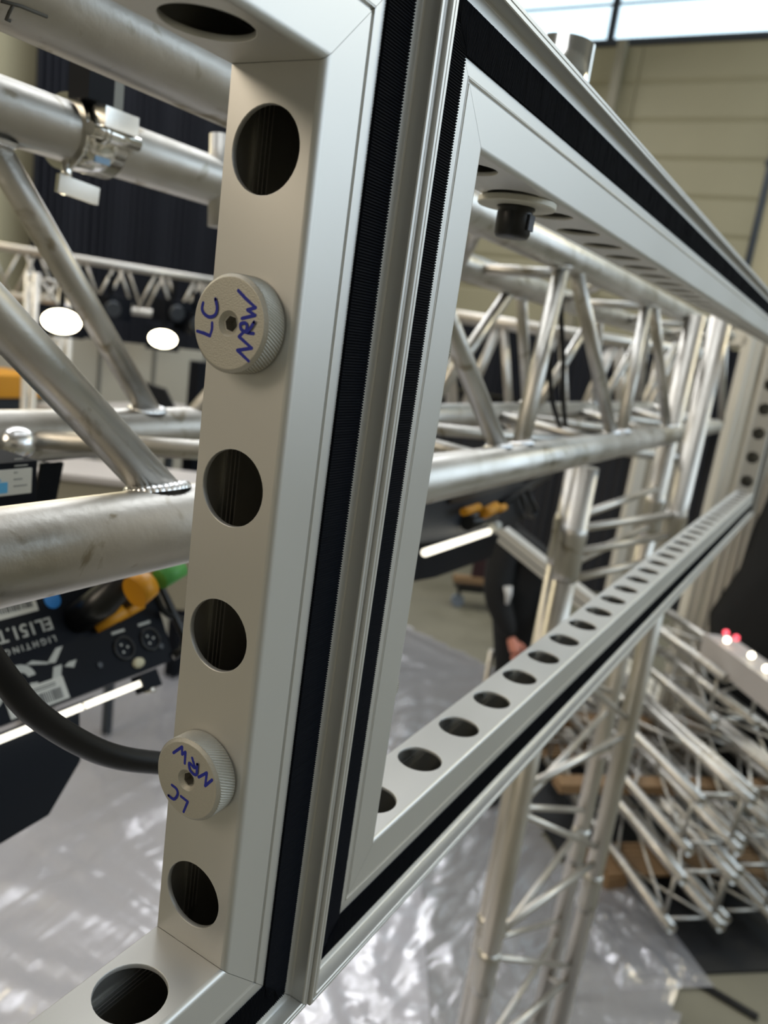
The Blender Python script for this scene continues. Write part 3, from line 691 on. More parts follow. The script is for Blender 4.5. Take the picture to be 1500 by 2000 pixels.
def fx2():
    f = empty('worklight', P2, 'far black worklight with yellow plugs seen through the long frame', 'spotlight', 'black worklights hung under the truss')
    P = P2; ex = V(1, 0, 0)
    t_ = rad(62); eu = V(0, math.sin(t_), math.cos(t_)); en = V(0, -math.cos(t_), math.sin(t_))
    M = Matrix((ex, eu, en)).transposed().to_4x4(); M.translation = P
    def slab(pts, th_, nm, m_):
        b = MB(); N = len(pts); front = [at(u_, v_, y=y_) for u_, v_, y_ in pts]; n = b.add(front + [p + V(6, th_, 0) for p in front])
        b.face([n + i for i in range(N)]); b.face([n + 2 * N - 1 - i for i in range(N)])
        for i in range(N): b.face((n + i, n + (i + 1) % N, n + N + (i + 1) % N, n + N + i))
        b.build(nm, m_, f)
    slab([(700, 1080, 372), (985, 1032, 372), (1046, 1003, 372), (1036, 955, 372), (1000, 925, 372), (700, 960, 372)], 60, 'housing', mat('blue_grey_coat', '#161d27', .5))
    slab([(700, 1155, 400), (850, 1128, 400), (960, 1088, 400), (975, 1045, 400), (700, 1085, 400)], 20, 'barn_door', BLACKM)
    slab([(880, 985, 366), (985, 955, 366), (1010, 930, 366), (880, 950, 366)], 4, 'socket_plate', BLACKP)
    a, c_ = at(828, 1080, y=330), at(955, 1038, y=360)
    for q in range(3):
        u0 = a.lerp(c_, q / 3 + .01); u1 = a.lerp(c_, (q + 1) / 3 - .01); MB().tube([u0, u1], 6.5, 14).build('glass_edge', EDGEL, f, recalc=False)
    for (u1, u2, yy_, r_) in (((905, 1000), (935, 990), 350, 7), ((945, 1003), (968, 990), 345, 10), ((972, 996), (985, 990), 350, 7)):
        MB().tube([at(*u1, y=yy_), at(*u2, y=yy_)], r_, 14).build('yellow_latch', YEL, f, recalc=False)
    MB().tube([at(912, 1022, y=360), at(962, 1006, y=360)], 14, 14).build('power_plug', BLACKP, f, recalc=False)
    MB().tube([at(*u, y=360) for u in ((1030, 960), (1048, 995), (1040, 1010), (1028, 1005), (1018, 965))], 5, 12).build('end_handle', BLACKP, f, recalc=False)
    MB().tube([at(*u, y=370) for u in ((1075, 925), (1020, 960), (975, 985))], 8, 12).build('power_lead', RUBBER, f, recalc=False)
    MB().tube([at(962, 1030, y=355), at(972, 1026, y=355)], 9, 16).build('round_sticker', LABEL, f, recalc=False)
    text_part('XOO', 22, Matrix.Translation(at(975, 985, y=352)) @ Matrix.Rotation(rad(90), 4, 'X') @ Matrix.Rotation(math.pi, 4, 'Z'), WHITEP, f, 'model_lettering')
    MB().bar(M @ V(-60, 110, -30), V(P.x - 60, 480, -76), 24, 4).build('yoke_arm', BLACKM, f)
    MB().bar(M @ V(-440, 110, -30), V(P.x - 440, 478, -74), 24, 4).build('yoke_arm', BLACKM, f)
fx2()

# power box with its label, top left of the lower chord
t = empty('power_box', at(30, 940, y=330), 'black power box with a white and blue warning label at the left edge', 'power box')
pa, pb = at(70, 972, y=330), at(-150, 905, y=330)
MB().box((pb.x, 330, pa.z - 6), (pa.x, 372, at(66, 900, y=330).z)).build('box_body', BLACKM, t)
la, lb = at(60, 962, y=329), at(-60, 914, y=329)
zt = at(58, 914, y=329).z
lab = MB().box((lb.x, 328.4, la.z), (la.x, 330, zt)).build('warning_label', LABEL, t)
b = MB(); q0 = at(12, 966, y=328); x0 = q0.x - 26
MB().box((x0 - 10, 327.9, la.z + 2), (x0 + 27, 328.4, la.z + 10)).build('blue_field', LBLUE, lab)
n = b.add([V(x0, 327.8, la.z + 11), V(x0 + 22, 327.8, la.z + 11), V(x0 + 11, 327.8, la.z + 26), V(x0, 328.3, la.z + 11), V(x0 + 22, 328.3, la.z + 11), V(x0 + 11, 328.3, la.z + 26)])
for q in ((0, 1, 2), (5, 4, 3), (0, 3, 4, 1), (1, 4, 5, 2), (2, 5, 3, 0)): b.face([n + i for i in q])
b.build('blue_triangle', LBLUE, lab)
for i in range(6): MB().box((x0 + 32, 327.9, la.z + 6 + i * 5), (la.x - 4 - (i % 3) * 4, 328.4, la.z + 7 + i * 5)).build('text_line', mat('grey_line', '#8b8c88', .6), lab)

# cables
def spline(P, n=10):
    out = []
    for i in range(len(P) - 1):
        p0 = P[max(i-1, 0)]; p1 = P[i]; p2 = P[i+1]; p3 = P[min(i+2, len(P)-1)]
        for q in range(n):
            t_ = q / n; out.append(.5 * ((2*p1) + (p2-p0)*t_ + (2*p0-5*p1+4*p2-p3)*t_*t_ + (3*p1-p0-3*p2+p3)*t_**3))
    return out + [P[-1]]
c = spline([at(*u, y=y_) for u, y_ in (((-160, 1080), 140), ((-60, 1225), 135), ((10, 1325), 130), ((80, 1402), 128), ((200, 1470), 126), ((310, 1490), 124), ((420, 1492), 122), ((560, 1440), 125), ((700, 1330), 140))])
tag(MB().tube(c, 6.6, 24).build('power_cable', RUBBER, None, recalc=False), 'thick black cable sagging in front of the near worklight', 'cable')
c = spline([at(*u, y=460) for u in ((300, 1150), (318, 1190), (345, 1208), (400, 1216), (470, 1200))])
tag(MB().tube(c, 4, 14).build('power_cable', RUBBER, None, recalc=False), 'thin grey cable curving right from the near worklight to the post', 'cable')
for dx_, lbl in ((0, 'left of two black cables hanging inside the truss, seen through the long frame'), (20, 'right of two black cables hanging inside the truss, seen through the long frame')):
    c = spline([at(1086 + dx_ * .5, 552, y=330), at(1076 + dx_, 620, y=330), at(1074 + dx_ * 1.3, 700, y=330), at(1078 + dx_ * 1.1, 780, y=330), at(1100 + dx_ * .3, 850, y=330)])
    tag(MB().tube(c, 5, 12).build('hanging_cable', RUBBER, None, recalc=False), lbl, 'cable')

# bright pipe end above the long frame's top rail
pt = at(1100, 100, y=130); t = empty('upright_pipe', (pt.x, pt.y, 60), 'bright steel pipe end rising behind the top rail of the long frame', 'pipe')
pt = at(1095, 122, y=132)
MB().pipe(V(pt.x, pt.y, 285), V(pt.x, pt.y, at(1112, 100, y=132).z), 29, 26, 40).build('pipe_tube', CLEAR, t, recalc=False)
MB().pipe(V(pt.x, pt.y, 270), V(pt.x, pt.y, 290), 34, 26, 40).build('pipe_collar', TRUSS, t, recalc=False)
MB().bar(V(pt.x, pt.y, 275), V(pt.x, 252, 262), 24, 10).build('pipe_bracket', TRUSS, t)

# ------------------------------------------------------------------ generic trusses
def quad_truss(name, corners, z0=None, label='', group=None, rc=25, rb=8, p=None, q=None, nb=6, m_=TRUSS2, ladder=False, seg=16):
    """corners: list of 4 offsets (vectors) around the axis p->q"""
    o = empty(name, p, label, 'truss', group); d_ = (q - p)
    for c_ in corners: MB().tube([p + c_, q + c_], rc, seg).build('chord', m_, o, recalc=False)
    N = len(corners)
    for fi in range(N):
        a = corners[fi]; c_ = corners[(fi + 1) % N]
        for i in range(nb):
            t0, t1 = i / nb, (i + 1) / nb
            if ladder and fi % 2: MB().tube([p + d_ * (t0 + .5 / nb) + a, p + d_ * (t0 + .5 / nb) + c_], rb, 10).build('rung', m_, o, recalc=False)
            else:
                f0, f1 = (a, c_) if i % 2 else (c_, a)
                MB().tube([p + d_ * (t0 + .06 / nb) + f0, p + d_ * (t1 - .06 / nb) + f1], rb, 10).build('brace', m_, o, recalc=False)
        for e in (p + d_ * .012, q - d_ * .012): MB().tube([e + a, e + c_], rb, 10).build('rung', m_, o, recalc=False)
    return o
# tower truss behind the long frame (four legs, rungs, braces)
LA, LC, LB = at(1040, 1440, r=1640), at(1230, 1400, r=2060), at(1162, 1500, r=2260)
LD = LA + (LB - LC) * .55
tw = empty('tower_truss', (LA.x, LA.y, FZ), 'upright aluminium tower truss standing behind the long frame', 'truss')
for L_, top, r_ in ((LA, -118, 25), (LC, 240, 25), (LB, 240, 25), (LD, -118, 22)):
    MB().tube([V(L_.x, L_.y, FZ + 10), V(L_.x, L_.y, top)], r_, 24).build('leg', TRUSS2, tw, recalc=False)
    for zc in (-300, -1340):
        MB().tube([V(L_.x, L_.y, zc - 60), V(L_.x, L_.y, zc - 40), V(L_.x, L_.y, zc), V(L_.x, L_.y, zc + 40), V(L_.x, L_.y, zc + 60)], [r_ + .5, r_ + 4, r_ + 2, r_ + 4, r_ + .5], 24).build('coupler', TRUSS, tw, recalc=False)
    MB().box((L_.x - 45, L_.y - 45, FZ), (L_.x + 45, L_.y + 45, FZ + 10)).build('foot_plate', DARKST, tw)
zA = lambda v_: at(1040 + (v_ - 1440) * -.2, v_, r=1640).z
def tb(a, za, c_, zc, r_=10): MB().tube([V(a.x, a.y, za), V(c_.x, c_.y, zc)], r_, 14).build('brace', TRUSS2, tw, recalc=False)
z_r = at(1041, 1547, r=1640).z; z_r2 = at(980, 1833, r=1640).z; zb1 = at(1036, 1582, r=1640).z
per = z_r - z_r2
for i in range(-4, 3):
    zz = z_r + per * i * 1.0
    if zz < FZ + 60 or zz > -150: continue
    tb(LA, zz, LC, zz); tb(LA, zz - 46, LB, zz - 30, 9)
    if zz - per * .9 > FZ:
        tb(LA, zz - 60, LC, zz - per + 40, 8); tb(LD, zz - 120, LB, zz - per + 20, 8)
    tb(LC, zz - 40, LB, zz - per * .5, 8)
for v_ in (1010, 1035, 1110, 1140, 1085): 
    z1 = at(1130, v_, r=1640).z; tb(LA, z1, LB if v_ in (1010, 1110) else LC, z1, 9)

# small truss far left, with an upright
a_ = at(-60, 518, r=5200); c_ = at(520, 590, r=6000)
hh = 150
quad_truss('small_truss', [V(0, 0, hh), V(70, 190, hh), V(70, 190, -hh + 30), V(0, 0, -hh + 30)], label='small horizontal truss hanging in front of the navy curtain on the left', p=V(a_.x, a_.y, 90), q=V(c_.x, c_.y, 90), rc=22, rb=9, nb=14, group=None)
u_ = at(66, 700, r=4300)
quad_truss('upright_truss', [V(0, 0, 0), V(150, -60, 0), V(210, 90, 0), V(60, 150, 0)], label='slim upright truss left of the white partition', p=V(u_.x, u_.y, FZ), q=V(u_.x, u_.y, 120), rc=17, rb=8, nb=11)
# second horizontal truss behind, right half
a_ = at(860, 610, r=3600); c_ = at(1390, 655, r=3900)
q0 = V(a_.x, a_.y, 130); q1 = V(c_.x, c_.y, 120)
quad_truss('rear_truss', [V(0, 0, 60), V(160, 200, 60), V(160, 200, -420), V(0, 0, -420)], label='deep horizontal truss in the background seen between the chords of the large truss', p=q0, q=q1, rc=26, rb=15, nb=9, ladder=False)

# ------------------------------------------------------------------ hall lamps on the left, lit
for (u_, v_, r_, lbl) in ((120, 628, 4000, 'larger glowing lamp on the left beneath the small truss'), (318, 662, 5200, 'smaller glowing lamp nearest the upper knurled knob')):
    c = at(u_, v_, r=r_); t = empty('flood_lamp', c, lbl, 'lamp')
    b = MB(); dirv = (CAM - c).normalized(); side = dirv.cross(V(0, 0, 1)).normalized(); upv = side.cross(dirv)
    M = Matrix((side, upv, dirv)).transposed().to_4x4(); M.translation = c
    MB().box((-100, -70, -90), (100, 70, -4), M).build('lamp_housing', BLACKM, t)
    b.lathe([(.1, 14), (40, 12), (66, 0), (60, -6)], 28, M @ Matrix.Diagonal((1.25, .8, 1, 1))); b.build('lamp_glass', LAMPG, t, recalc=False)
    MB().bar(c + V(0, 0, 60), c + V(0, 0, 230), 30, 8).build('lamp_bracket', BLACKM, t)
for (u_, v_, r_, lbl) in ((130, 596, 4600, 'small round spot lamp above the larger glowing lamp'),):
    c = at(u_, v_, r=r_); t = empty('spot_lamp', c, lbl, 'lamp')
    b = MB(); dirv = (CAM - c).normalized(); side = dirv.cross(V(0, 0, 1)).normalized(); upv = side.cross(dirv)
    M = Matrix((side, upv, dirv)).transposed().to_4x4(); M.translation = c
    b.lathe([(.1, -60), (30, -60), (34, -10), (30, 0), (26, -2), (.1, -4)], 24, M); b.build('lamp_housing', BLACKM, t, recalc=False)
    b = MB(); b.lathe([(.1, 2), (15, 1), (18, -2)], 20, M); b.build('lamp_glass', mat('pale_lamp_glass', '#dfe6ff', .2, emit='#cfd8ff', estr=1.2), t, recalc=False)
for i, (u_, v_) in enumerate(((215, 600), (338, 608), (378, 630))):
    c = at(u_, v_, r=5300)
    t = empty('stage_lamp', c, ('black stage lamp under the small truss, nearest the larger glowing lamp', 'black stage lamp under the small truss, above the smaller glowing lamp', 'black stage lamp under the small truss, behind the upper knob')[i], 'lamp')
    MB().box((c.x - 90, c.y - 90, c.z - 70), (c.x + 90, c.y + 90, c.z + 70)).build('lamp_housing', BLACKM, t)
    MB().tube([c + V(-60, -90, 0), c + V(-75, -120, -10)], 45, 18).build('lens_ring', DARKST, t, recalc=False)
    MB().bar(c + V(0, 0, 60), c + V(0, 0, 190), 40, 10).build('lamp_bracket', BLACKM, t)
# yellow machine, cloth, lectern
c = at(6, 745, r=5000); t = empty('yellow_lift', V(c.x, c.y, FZ), 'yellow lift machine at the far left edge of the hall', 'lift')
MB().box((c.x - 260, c.y - 200, c.z - 60), (c.x + 110, c.y + 150, c.z + 60)).build('lift_arm', YEL, t)
MB().box((c.x - 240, c.y - 150, FZ + 160), (c.x + 60, c.y + 120, c.z - 60)).build('lift_body', DARKST, t)
for dx in (-200, 20): MB().tube([V(c.x + dx, c.y - 170, FZ + 90), V(c.x + dx, c.y + 140, FZ + 90)], 90, 20).build('wheel', BLACKP, t, recalc=False)
c = at(300, 775, r=4700)
b = MB(); dd = V(.57, -.82, 0)
o_ = [c + dd * a + V(0, 0, z_) for a, z_ in ((-90, -90), (-70, 75), (60, 50), (150, -100))]; n = b.add(o_ + [p + V(40, 30, 0) for p in o_])
for q in ((0, 1, 2, 3), (7, 6, 5, 4), (0, 4, 5, 1), (1, 5, 6, 2), (2, 6, 7, 3), (3, 7, 4, 0)): b.face([n + i for i in q])
t = tag(b.build('black_cloth', BLACKC), 'black cloth draped in front of the white partition on the left', 'cloth')
tb_ = empty('white_table', V(c.x, c.y, FZ), 'white table under the black cloth on the left', 'table')
MB().box((c.x - 500, c.y - 350, c.z - 130), (c.x + 500, c.y + 350, c.z - 92)).build('table_top', WHITECASE, tb_)
for dx in (-460, 460):
    for dy in (-310, 310): MB().box((c.x + dx - 20, c.y + dy - 20, FZ), (c.x + dx + 20, c.y + dy + 20, c.z - 130)).build('leg', DARKST, tb_)
c = at(385, 765, r=4900)
MBx = MB().box((c.x - 40, c.y - 40, FZ), (c.x + 40, c.y + 40, c.z + 180)); t = tag(MBx.build('black_stand', BLACKM), 'dark upright stand beside the near post in front of the partition', 'stand')
c = at(352, 930, r=4300); t = tag(MB().box((c.x - 60, c.y - 60, c.z - 14), (c.x + 60, c.y + 60, c.z + 14)).build('red_case', mat('red_plastic', '#a3162c', .5)), 'small red case seen just left of the near post', 'case')
# white shelving seen below the rear lower chord
t = empty('white_counter', at(230, 930, r=4500), 'pale counter seen between the lower chords on the left', 'counter')
a_ = at(90, 905, r=3800); c_ = at(470, 960, r=3650)
MB().bar(V(a_.x, a_.y, a_.z - 300), V(c_.x, c_.y, a_.z - 300), 300, 560).build('counter_front', mat('beige_board', '#8d8775', .6), t)
MB().bar(V(a_.x, a_.y, a_.z - 10), V(c_.x, c_.y, a_.z - 10), 360, 26).build('counter_top', WHITECASE, t)

# ------------------------------------------------------------------ standing bundle of frames at the right
e1 = V(math.cos(rad(36)), math.sin(rad(36)), 0); e2 = V(math.cos(rad(-54)), math.sin(rad(-54)), 0)
base = at(1390, 1000, r=4850); zt = at(1432, 655, r=4850).z; zb = FZ + 250
names = ['leftmost', 'second from left', 'third from left', 'rightmost']
PALEALU = mat('pale_aluminium', '#ded9cd', 0.4, 0.2)
def plain_frame(o0, label, i, L=1100, z0=zb, z1=zt, a1=e1, a2=e2):
    f = empty('stored_frame', V(o0.x, o0.y, z0), label, 'frame', 'silver frames standing upright together behind the truss pile')
    wd, th_ = 90, 70
    def mem(p, q, upv, nm, hole=False):
        b = MB(); d_ = (q - p).normalized(); s_ = a2; u_ = d_.cross(s_).normalized()
        # section: u (across face) x s (thickness) with a groove along the outer side
        sec = [(-wd/2, -th_/2), (wd/2, -th_/2), (wd/2, th_/2), (-wd/2, th_/2)]
        sec = [(-wd/2, -th_/2), (wd/2 - 20, -th_/2), (wd/2 - 16, -th_/2 + 6), (wd/2 - 8, -th_/2 + 6), (wd/2, -th_/2), (wd/2, -th_/2 + 18), (wd/2 - 8, -th_/2 + 22), (wd/2 - 8, th_/2 - 22), (wd/2, th_/2 - 18), (wd/2, th_/2), (-wd/2, th_/2)]
        n = b.add([p + u_ * a + s_ * c_ for a, c_ in sec] + [q + u_ * a + s_ * c_ for a, c_ in sec]); N = len(sec)
        for k_ in range(N): b.face((n + k_, n + (k_+1) % N, n + N + (k_+1) % N, n + N + k_))
        b.face([n + k_ for k_ in range(N)]); b.face([n + N + k_ for k_ in range(N)][::-1])
        b.build(nm, PALEALU, f)
    A0 = V(o0.x, o0.y, z0); A1 = V(o0.x, o0.y, z1); B0 = A0 + a1 * L; B1 = A1 + a1 * L
    mem(A1, A0, None, 'post'); mem(B0, B1, None, 'post'); mem(A0, B0, None, 'rail'); mem(B1, A1, None, 'rail')
    return f
for i in range(4):
    plain_frame(base + e2 * (86 * i + (22 if i else 0)) - e1 * (12 * i), names[i] + ' of four silver frames standing upright behind the truss pile', i)
# leaning frame behind the person
a_ = at(962, 1020, r=3500); c_ = at(1215, 1222, r=3000)
t = empty('leaning_rail', c_, 'silver grooved frame rail leaning diagonally behind the tower truss', 'frame')
dv = (c_ - a_).normalized(); s_ = V(0, 0, 1).cross(dv).normalized()
MB().bar(a_, c_, 45, 40).build('rail_body', ANOD, t)
off = V(0, 0, -40); MB().bar(a_ + off, c_ + off, 45, 20).build('rail_lip', ANOD, t)
MB().bar(a_ + off * .62, c_ + off * .62, 38, 11).build('rail_groove', DARKST, t)
# beams below the right columns
a_ = at(1398, 1262, r=4300); c_ = at(1560, 1385, r=3500)
t = empty('white_light_bar', a_, 'white bar with glowing red and white lamps at the right edge', 'light bar')
MB().bar(a_, c_, 150, 120).build('bar_body', WHITECASE, t)
for (u_, v_, rr_, mm) in ((1418, 1236, 4230, LEDR), (1438, 1246, 4140, LEDR), (1420, 1250, 4170, LEDW), (1468, 1280, 3960, LEDW), (1497, 1306, 3800, LEDW)):
    p = at(u_, v_, r=rr_ - 110); b = MB(); dirv = (CAM - p).normalized(); M = dirv.to_track_quat('Z', 'Y').to_matrix().to_4x4(); M.translation = p
    b.lathe([(.1, 10), (9, 5), (15, 0), (14, -12)], 20, M); b.build('lamp', mm, t, recalc=False)
# black heap right
b = MB(); c = at(1500, 1200, r=4400)
M = Matrix.Translation(V(c.x + 560, c.y - 60, (FZ - 250) / 2)) @ Matrix.Diagonal((420, 330, (-250 - FZ) / 2 + 40, 1))
prof = []
for i in range(11):
    a = -math.pi / 2 + math.pi * i / 10; prof.append((max(.02, math.cos(a)), math.sin(a)))
b.lathe(prof, 24, M)
for i, p in enumerate(b.v): b.v[i] = p + V(noise.noise(p / 160), noise.noise(p / 150 + V(5, 5, 5)), noise.noise(p / 140 + V(9, 1, 2))) * 90
tag(b.build('cloth_bundle', BLACKC, None, recalc=False), 'large black cloth bundle at the right edge beside the standing frames', 'cloth')
# ------------------------------------------------------------------ truss pile on pallets
ea = V(math.cos(rad(43.7)), math.sin(rad(43.7)), 0); eb = V(math.cos(rad(-48)), math.sin(rad(-48)), 0)
O = at(1312, 1815, z=FZ + 120)
def pile_truss(label, pos, L, s=235, first=None, ax=ea, ay=eb):
    o = empty('stacked_truss', pos, label, 'truss', 'loose trusses piled on pallets')
    up = V(0, 0, 1); cs = [V(0, 0, 0), ay * s, ay * s + up * s, up * s]
    for c_ in cs:
        MB().pipe(pos + c_, pos + c_ + ax * L, 24, 20, 16).build('chord', TRUSS, o, recalc=False)
    nb = max(2, int(L / 330))
    for fi in range(4):
        a, c_ = cs[fi], cs[(fi + 1) % 4]
        for i in range(nb):
            t0 = L * (i + .08) / nb; t1 = L * (i + .92) / nb; f0, f1 = (a, c_) if i % 2 else (c_, a)
            MB().tube([pos + f0 + ax * t0, pos + f1 + ax * t1], 7, 8).build('brace', TRUSS, o, recalc=False)
        for e in (60, L - 30): MB().tube([pos + a + ax * e, pos + c_ + ax * e], 8, 8).build('rung', TRUSS, o, recalc=False)
    return o
pile_truss('lowest near truss of the pile, its end closest to the tower truss', O, 1300)
pile_truss('lower truss of the pile, second from the tower truss', O + eb * 290 + ea * 40, 1300)
pile_truss('lower truss of the pile, touching the right edge of the picture', O + eb * 580 - ea * 20, 1300)
pile_truss('upper truss of the pile resting above the near lower one', O + V(0, 0, 330) + eb * 40 + ea * 60, 1250)
pile_truss('upper truss of the pile, second from the tower truss', O + V(0, 0, 330) + eb * 330 + ea * 110, 1200)
pile_truss('upper truss of the pile touching the right edge of the picture', O + V(0, 0, 330) + eb * 620 + ea * 90, 1200)
pile_truss('topmost truss of the pile, behind and right of the others', O + V(0, 0, 660) + eb * 420 + ea * 560, 1100)
pile_truss('far truss of the pile nearest the standing frames', O + V(0, 0, 0) + ea * 1450 + eb * 60, 750)
pile_truss('far truss of the pile beside the foot of the standing frames', O + V(0, 0, 0) + ea * 1400 + eb * 380, 700)
pile_truss('far upper truss of the pile, left of the bright topmost chord', O + V(0, 0, 330) + ea * 1420 + eb * 120, 750)
def pallet(pos, label, ax, ay, L=1500, Wd=800):
    o = empty('pallet', pos, label, 'pallet', 'timber pallets under the truss pile')
    M = Matrix((ax, ay, V(0, 0, 1))).transposed().to_4x4(); M.translation = pos
    for i in range(7): MB().box((0, Wd * i / 7 + 8, 78), (L, Wd * (i + 1) / 7 - 8, 96), M).build('slat', WOOD, o)
    for x in (0, L / 2 - 50, L - 100):
        for y in (0, Wd / 2 - 50, Wd - 100): MB().box((x, y, 0), (x + 100, y + 100, 78), M).build('block', WOOD, o)
    return o
pallet(V(O.x, O.y, FZ + 12) + ea * 350 - eb * 100, 'timber pallet under the near trusses of the pile', eb, ea, 1600, 240)
pallet(V(O.x, O.y, FZ + 12) + ea * 1350 - eb * 500, 'timber pallet under the far end of the pile', eb, ea, 2000, 240)
for q, lbl in ((O + ea * 620 + V(0, 0, 282), 'timber beam laid between the pile layers, nearer the picture'), (O + ea * 1250 + V(0, 0, 282), 'timber beam laid between the pile layers, farther back')):
    tag(MB().bar(q - eb * 300, q + eb * 950, 90, 46).build('timber_beam', WOOD), lbl, 'beam')
# black mat under the pile and rubber strip on the floor
b = MB(); M = Matrix((ea, eb, V(0, 0, 1))).transposed().to_4x4(); M.translation = V(O.x, O.y, FZ)
tag(b.box((-120, -200, 1), (2250, 1100, 12), M).build('black_mat', mat('black_mat', '#0d0f12', .5)), 'black sheet on the floor beneath the truss pile', 'mat')
a_ = at(1335, 1902, z=FZ + 8); c_ = at(1480, 1988, z=FZ + 8)
tag(MB().bar(a_, c_, 36, 10).build('rubber_strip', BLACKP), 'black strip lying on the bare floor at bottom right', 'strip')
# crumpled film at the lower right under the pile
b = MB(); cc = at(1270, 1800, z=FZ + 30); NXX = 46; rows = []
for i in range(NXX):
    r_ = []
    for j in range(NXX):
        u_, v_ = i / (NXX - 1) - .5, j / (NXX - 1) - .5
        p = V(cc.x, cc.y, FZ) + ea * (u_ * 700 + 10) + eb * (v_ * 420 - 120)
        ed = 1 - min(1, max(abs(u_), abs(v_)) * 2) ** 4
        h = 16 + ed * (8 + 34 * abs(noise.noise(V(p.x, p.y, 0) / 170)) + 20 * abs(noise.noise(V(p.x, p.y, 9) / 70)))
        r_.append(b.add([p + V(0, 0, h)]))
    rows.append(r_)
for i in range(NXX - 1):
    for j in range(NXX - 1): b.face((rows[i][j], rows[i+1][j], rows[i+1][j+1], rows[i][j+1]), True)
tag(b.build('crumpled_film', FILM, None, recalc=False), 'crumpled heap of clear film at the near foot of the truss pile', 'plastic film')

# dolly behind the person
c = at(915, 1120, r=7000); t = empty('wooden_dolly', V(c.x, c.y, FZ), 'wooden dolly with a maroon board behind the person', 'dolly')
dd = V(math.cos(rad(-52)), math.sin(rad(-52)), 0); nn = V(-dd.y, dd.x, 0)
zc_ = at(895, 1128, r=7000).z; zt_ = at(945, 1068, r=7000).z
MB().bar(V(c.x, c.y, zc_) - dd * 130, V(c.x, c.y, zc_) + dd * 480, 70, 60).build('deck_board', WOOD, t)
MB().bar(V(c.x, c.y, zt_) + dd * 20, V(c.x, c.y, zt_) + dd * 500, 70, 60).build('deck_board', WOOD, t)
MB().bar(V(c.x, c.y, (zc_ + zt_) / 2) + dd * 30, V(c.x, c.y, (zc_ + zt_) / 2) + dd * 400, 30, zt_ - zc_ - 30).build('side_board', MAROON, t)
MB().bar(V(c.x, c.y, zc_ - 60) - dd * 100, V(c.x, c.y, zc_ - 60) + dd * 440, 200, 60).build('dark_crate', BLACKP, t)
for q in (-60, 420):
    MB().tube([V(c.x, c.y, FZ + 60) + dd * q, V(c.x, c.y, zc_ - 80) + dd * q], 16, 12).build('castor_fork', DARKST, t, recalc=False)
    MB().tube([V(c.x, c.y, FZ + 60) + dd * q - nn * 20, V(c.x, c.y, FZ + 60) + dd * q + nn * 20], 60, 18).build('castor', mat('grey_rubber', '#77808c', .5), t, recalc=False)

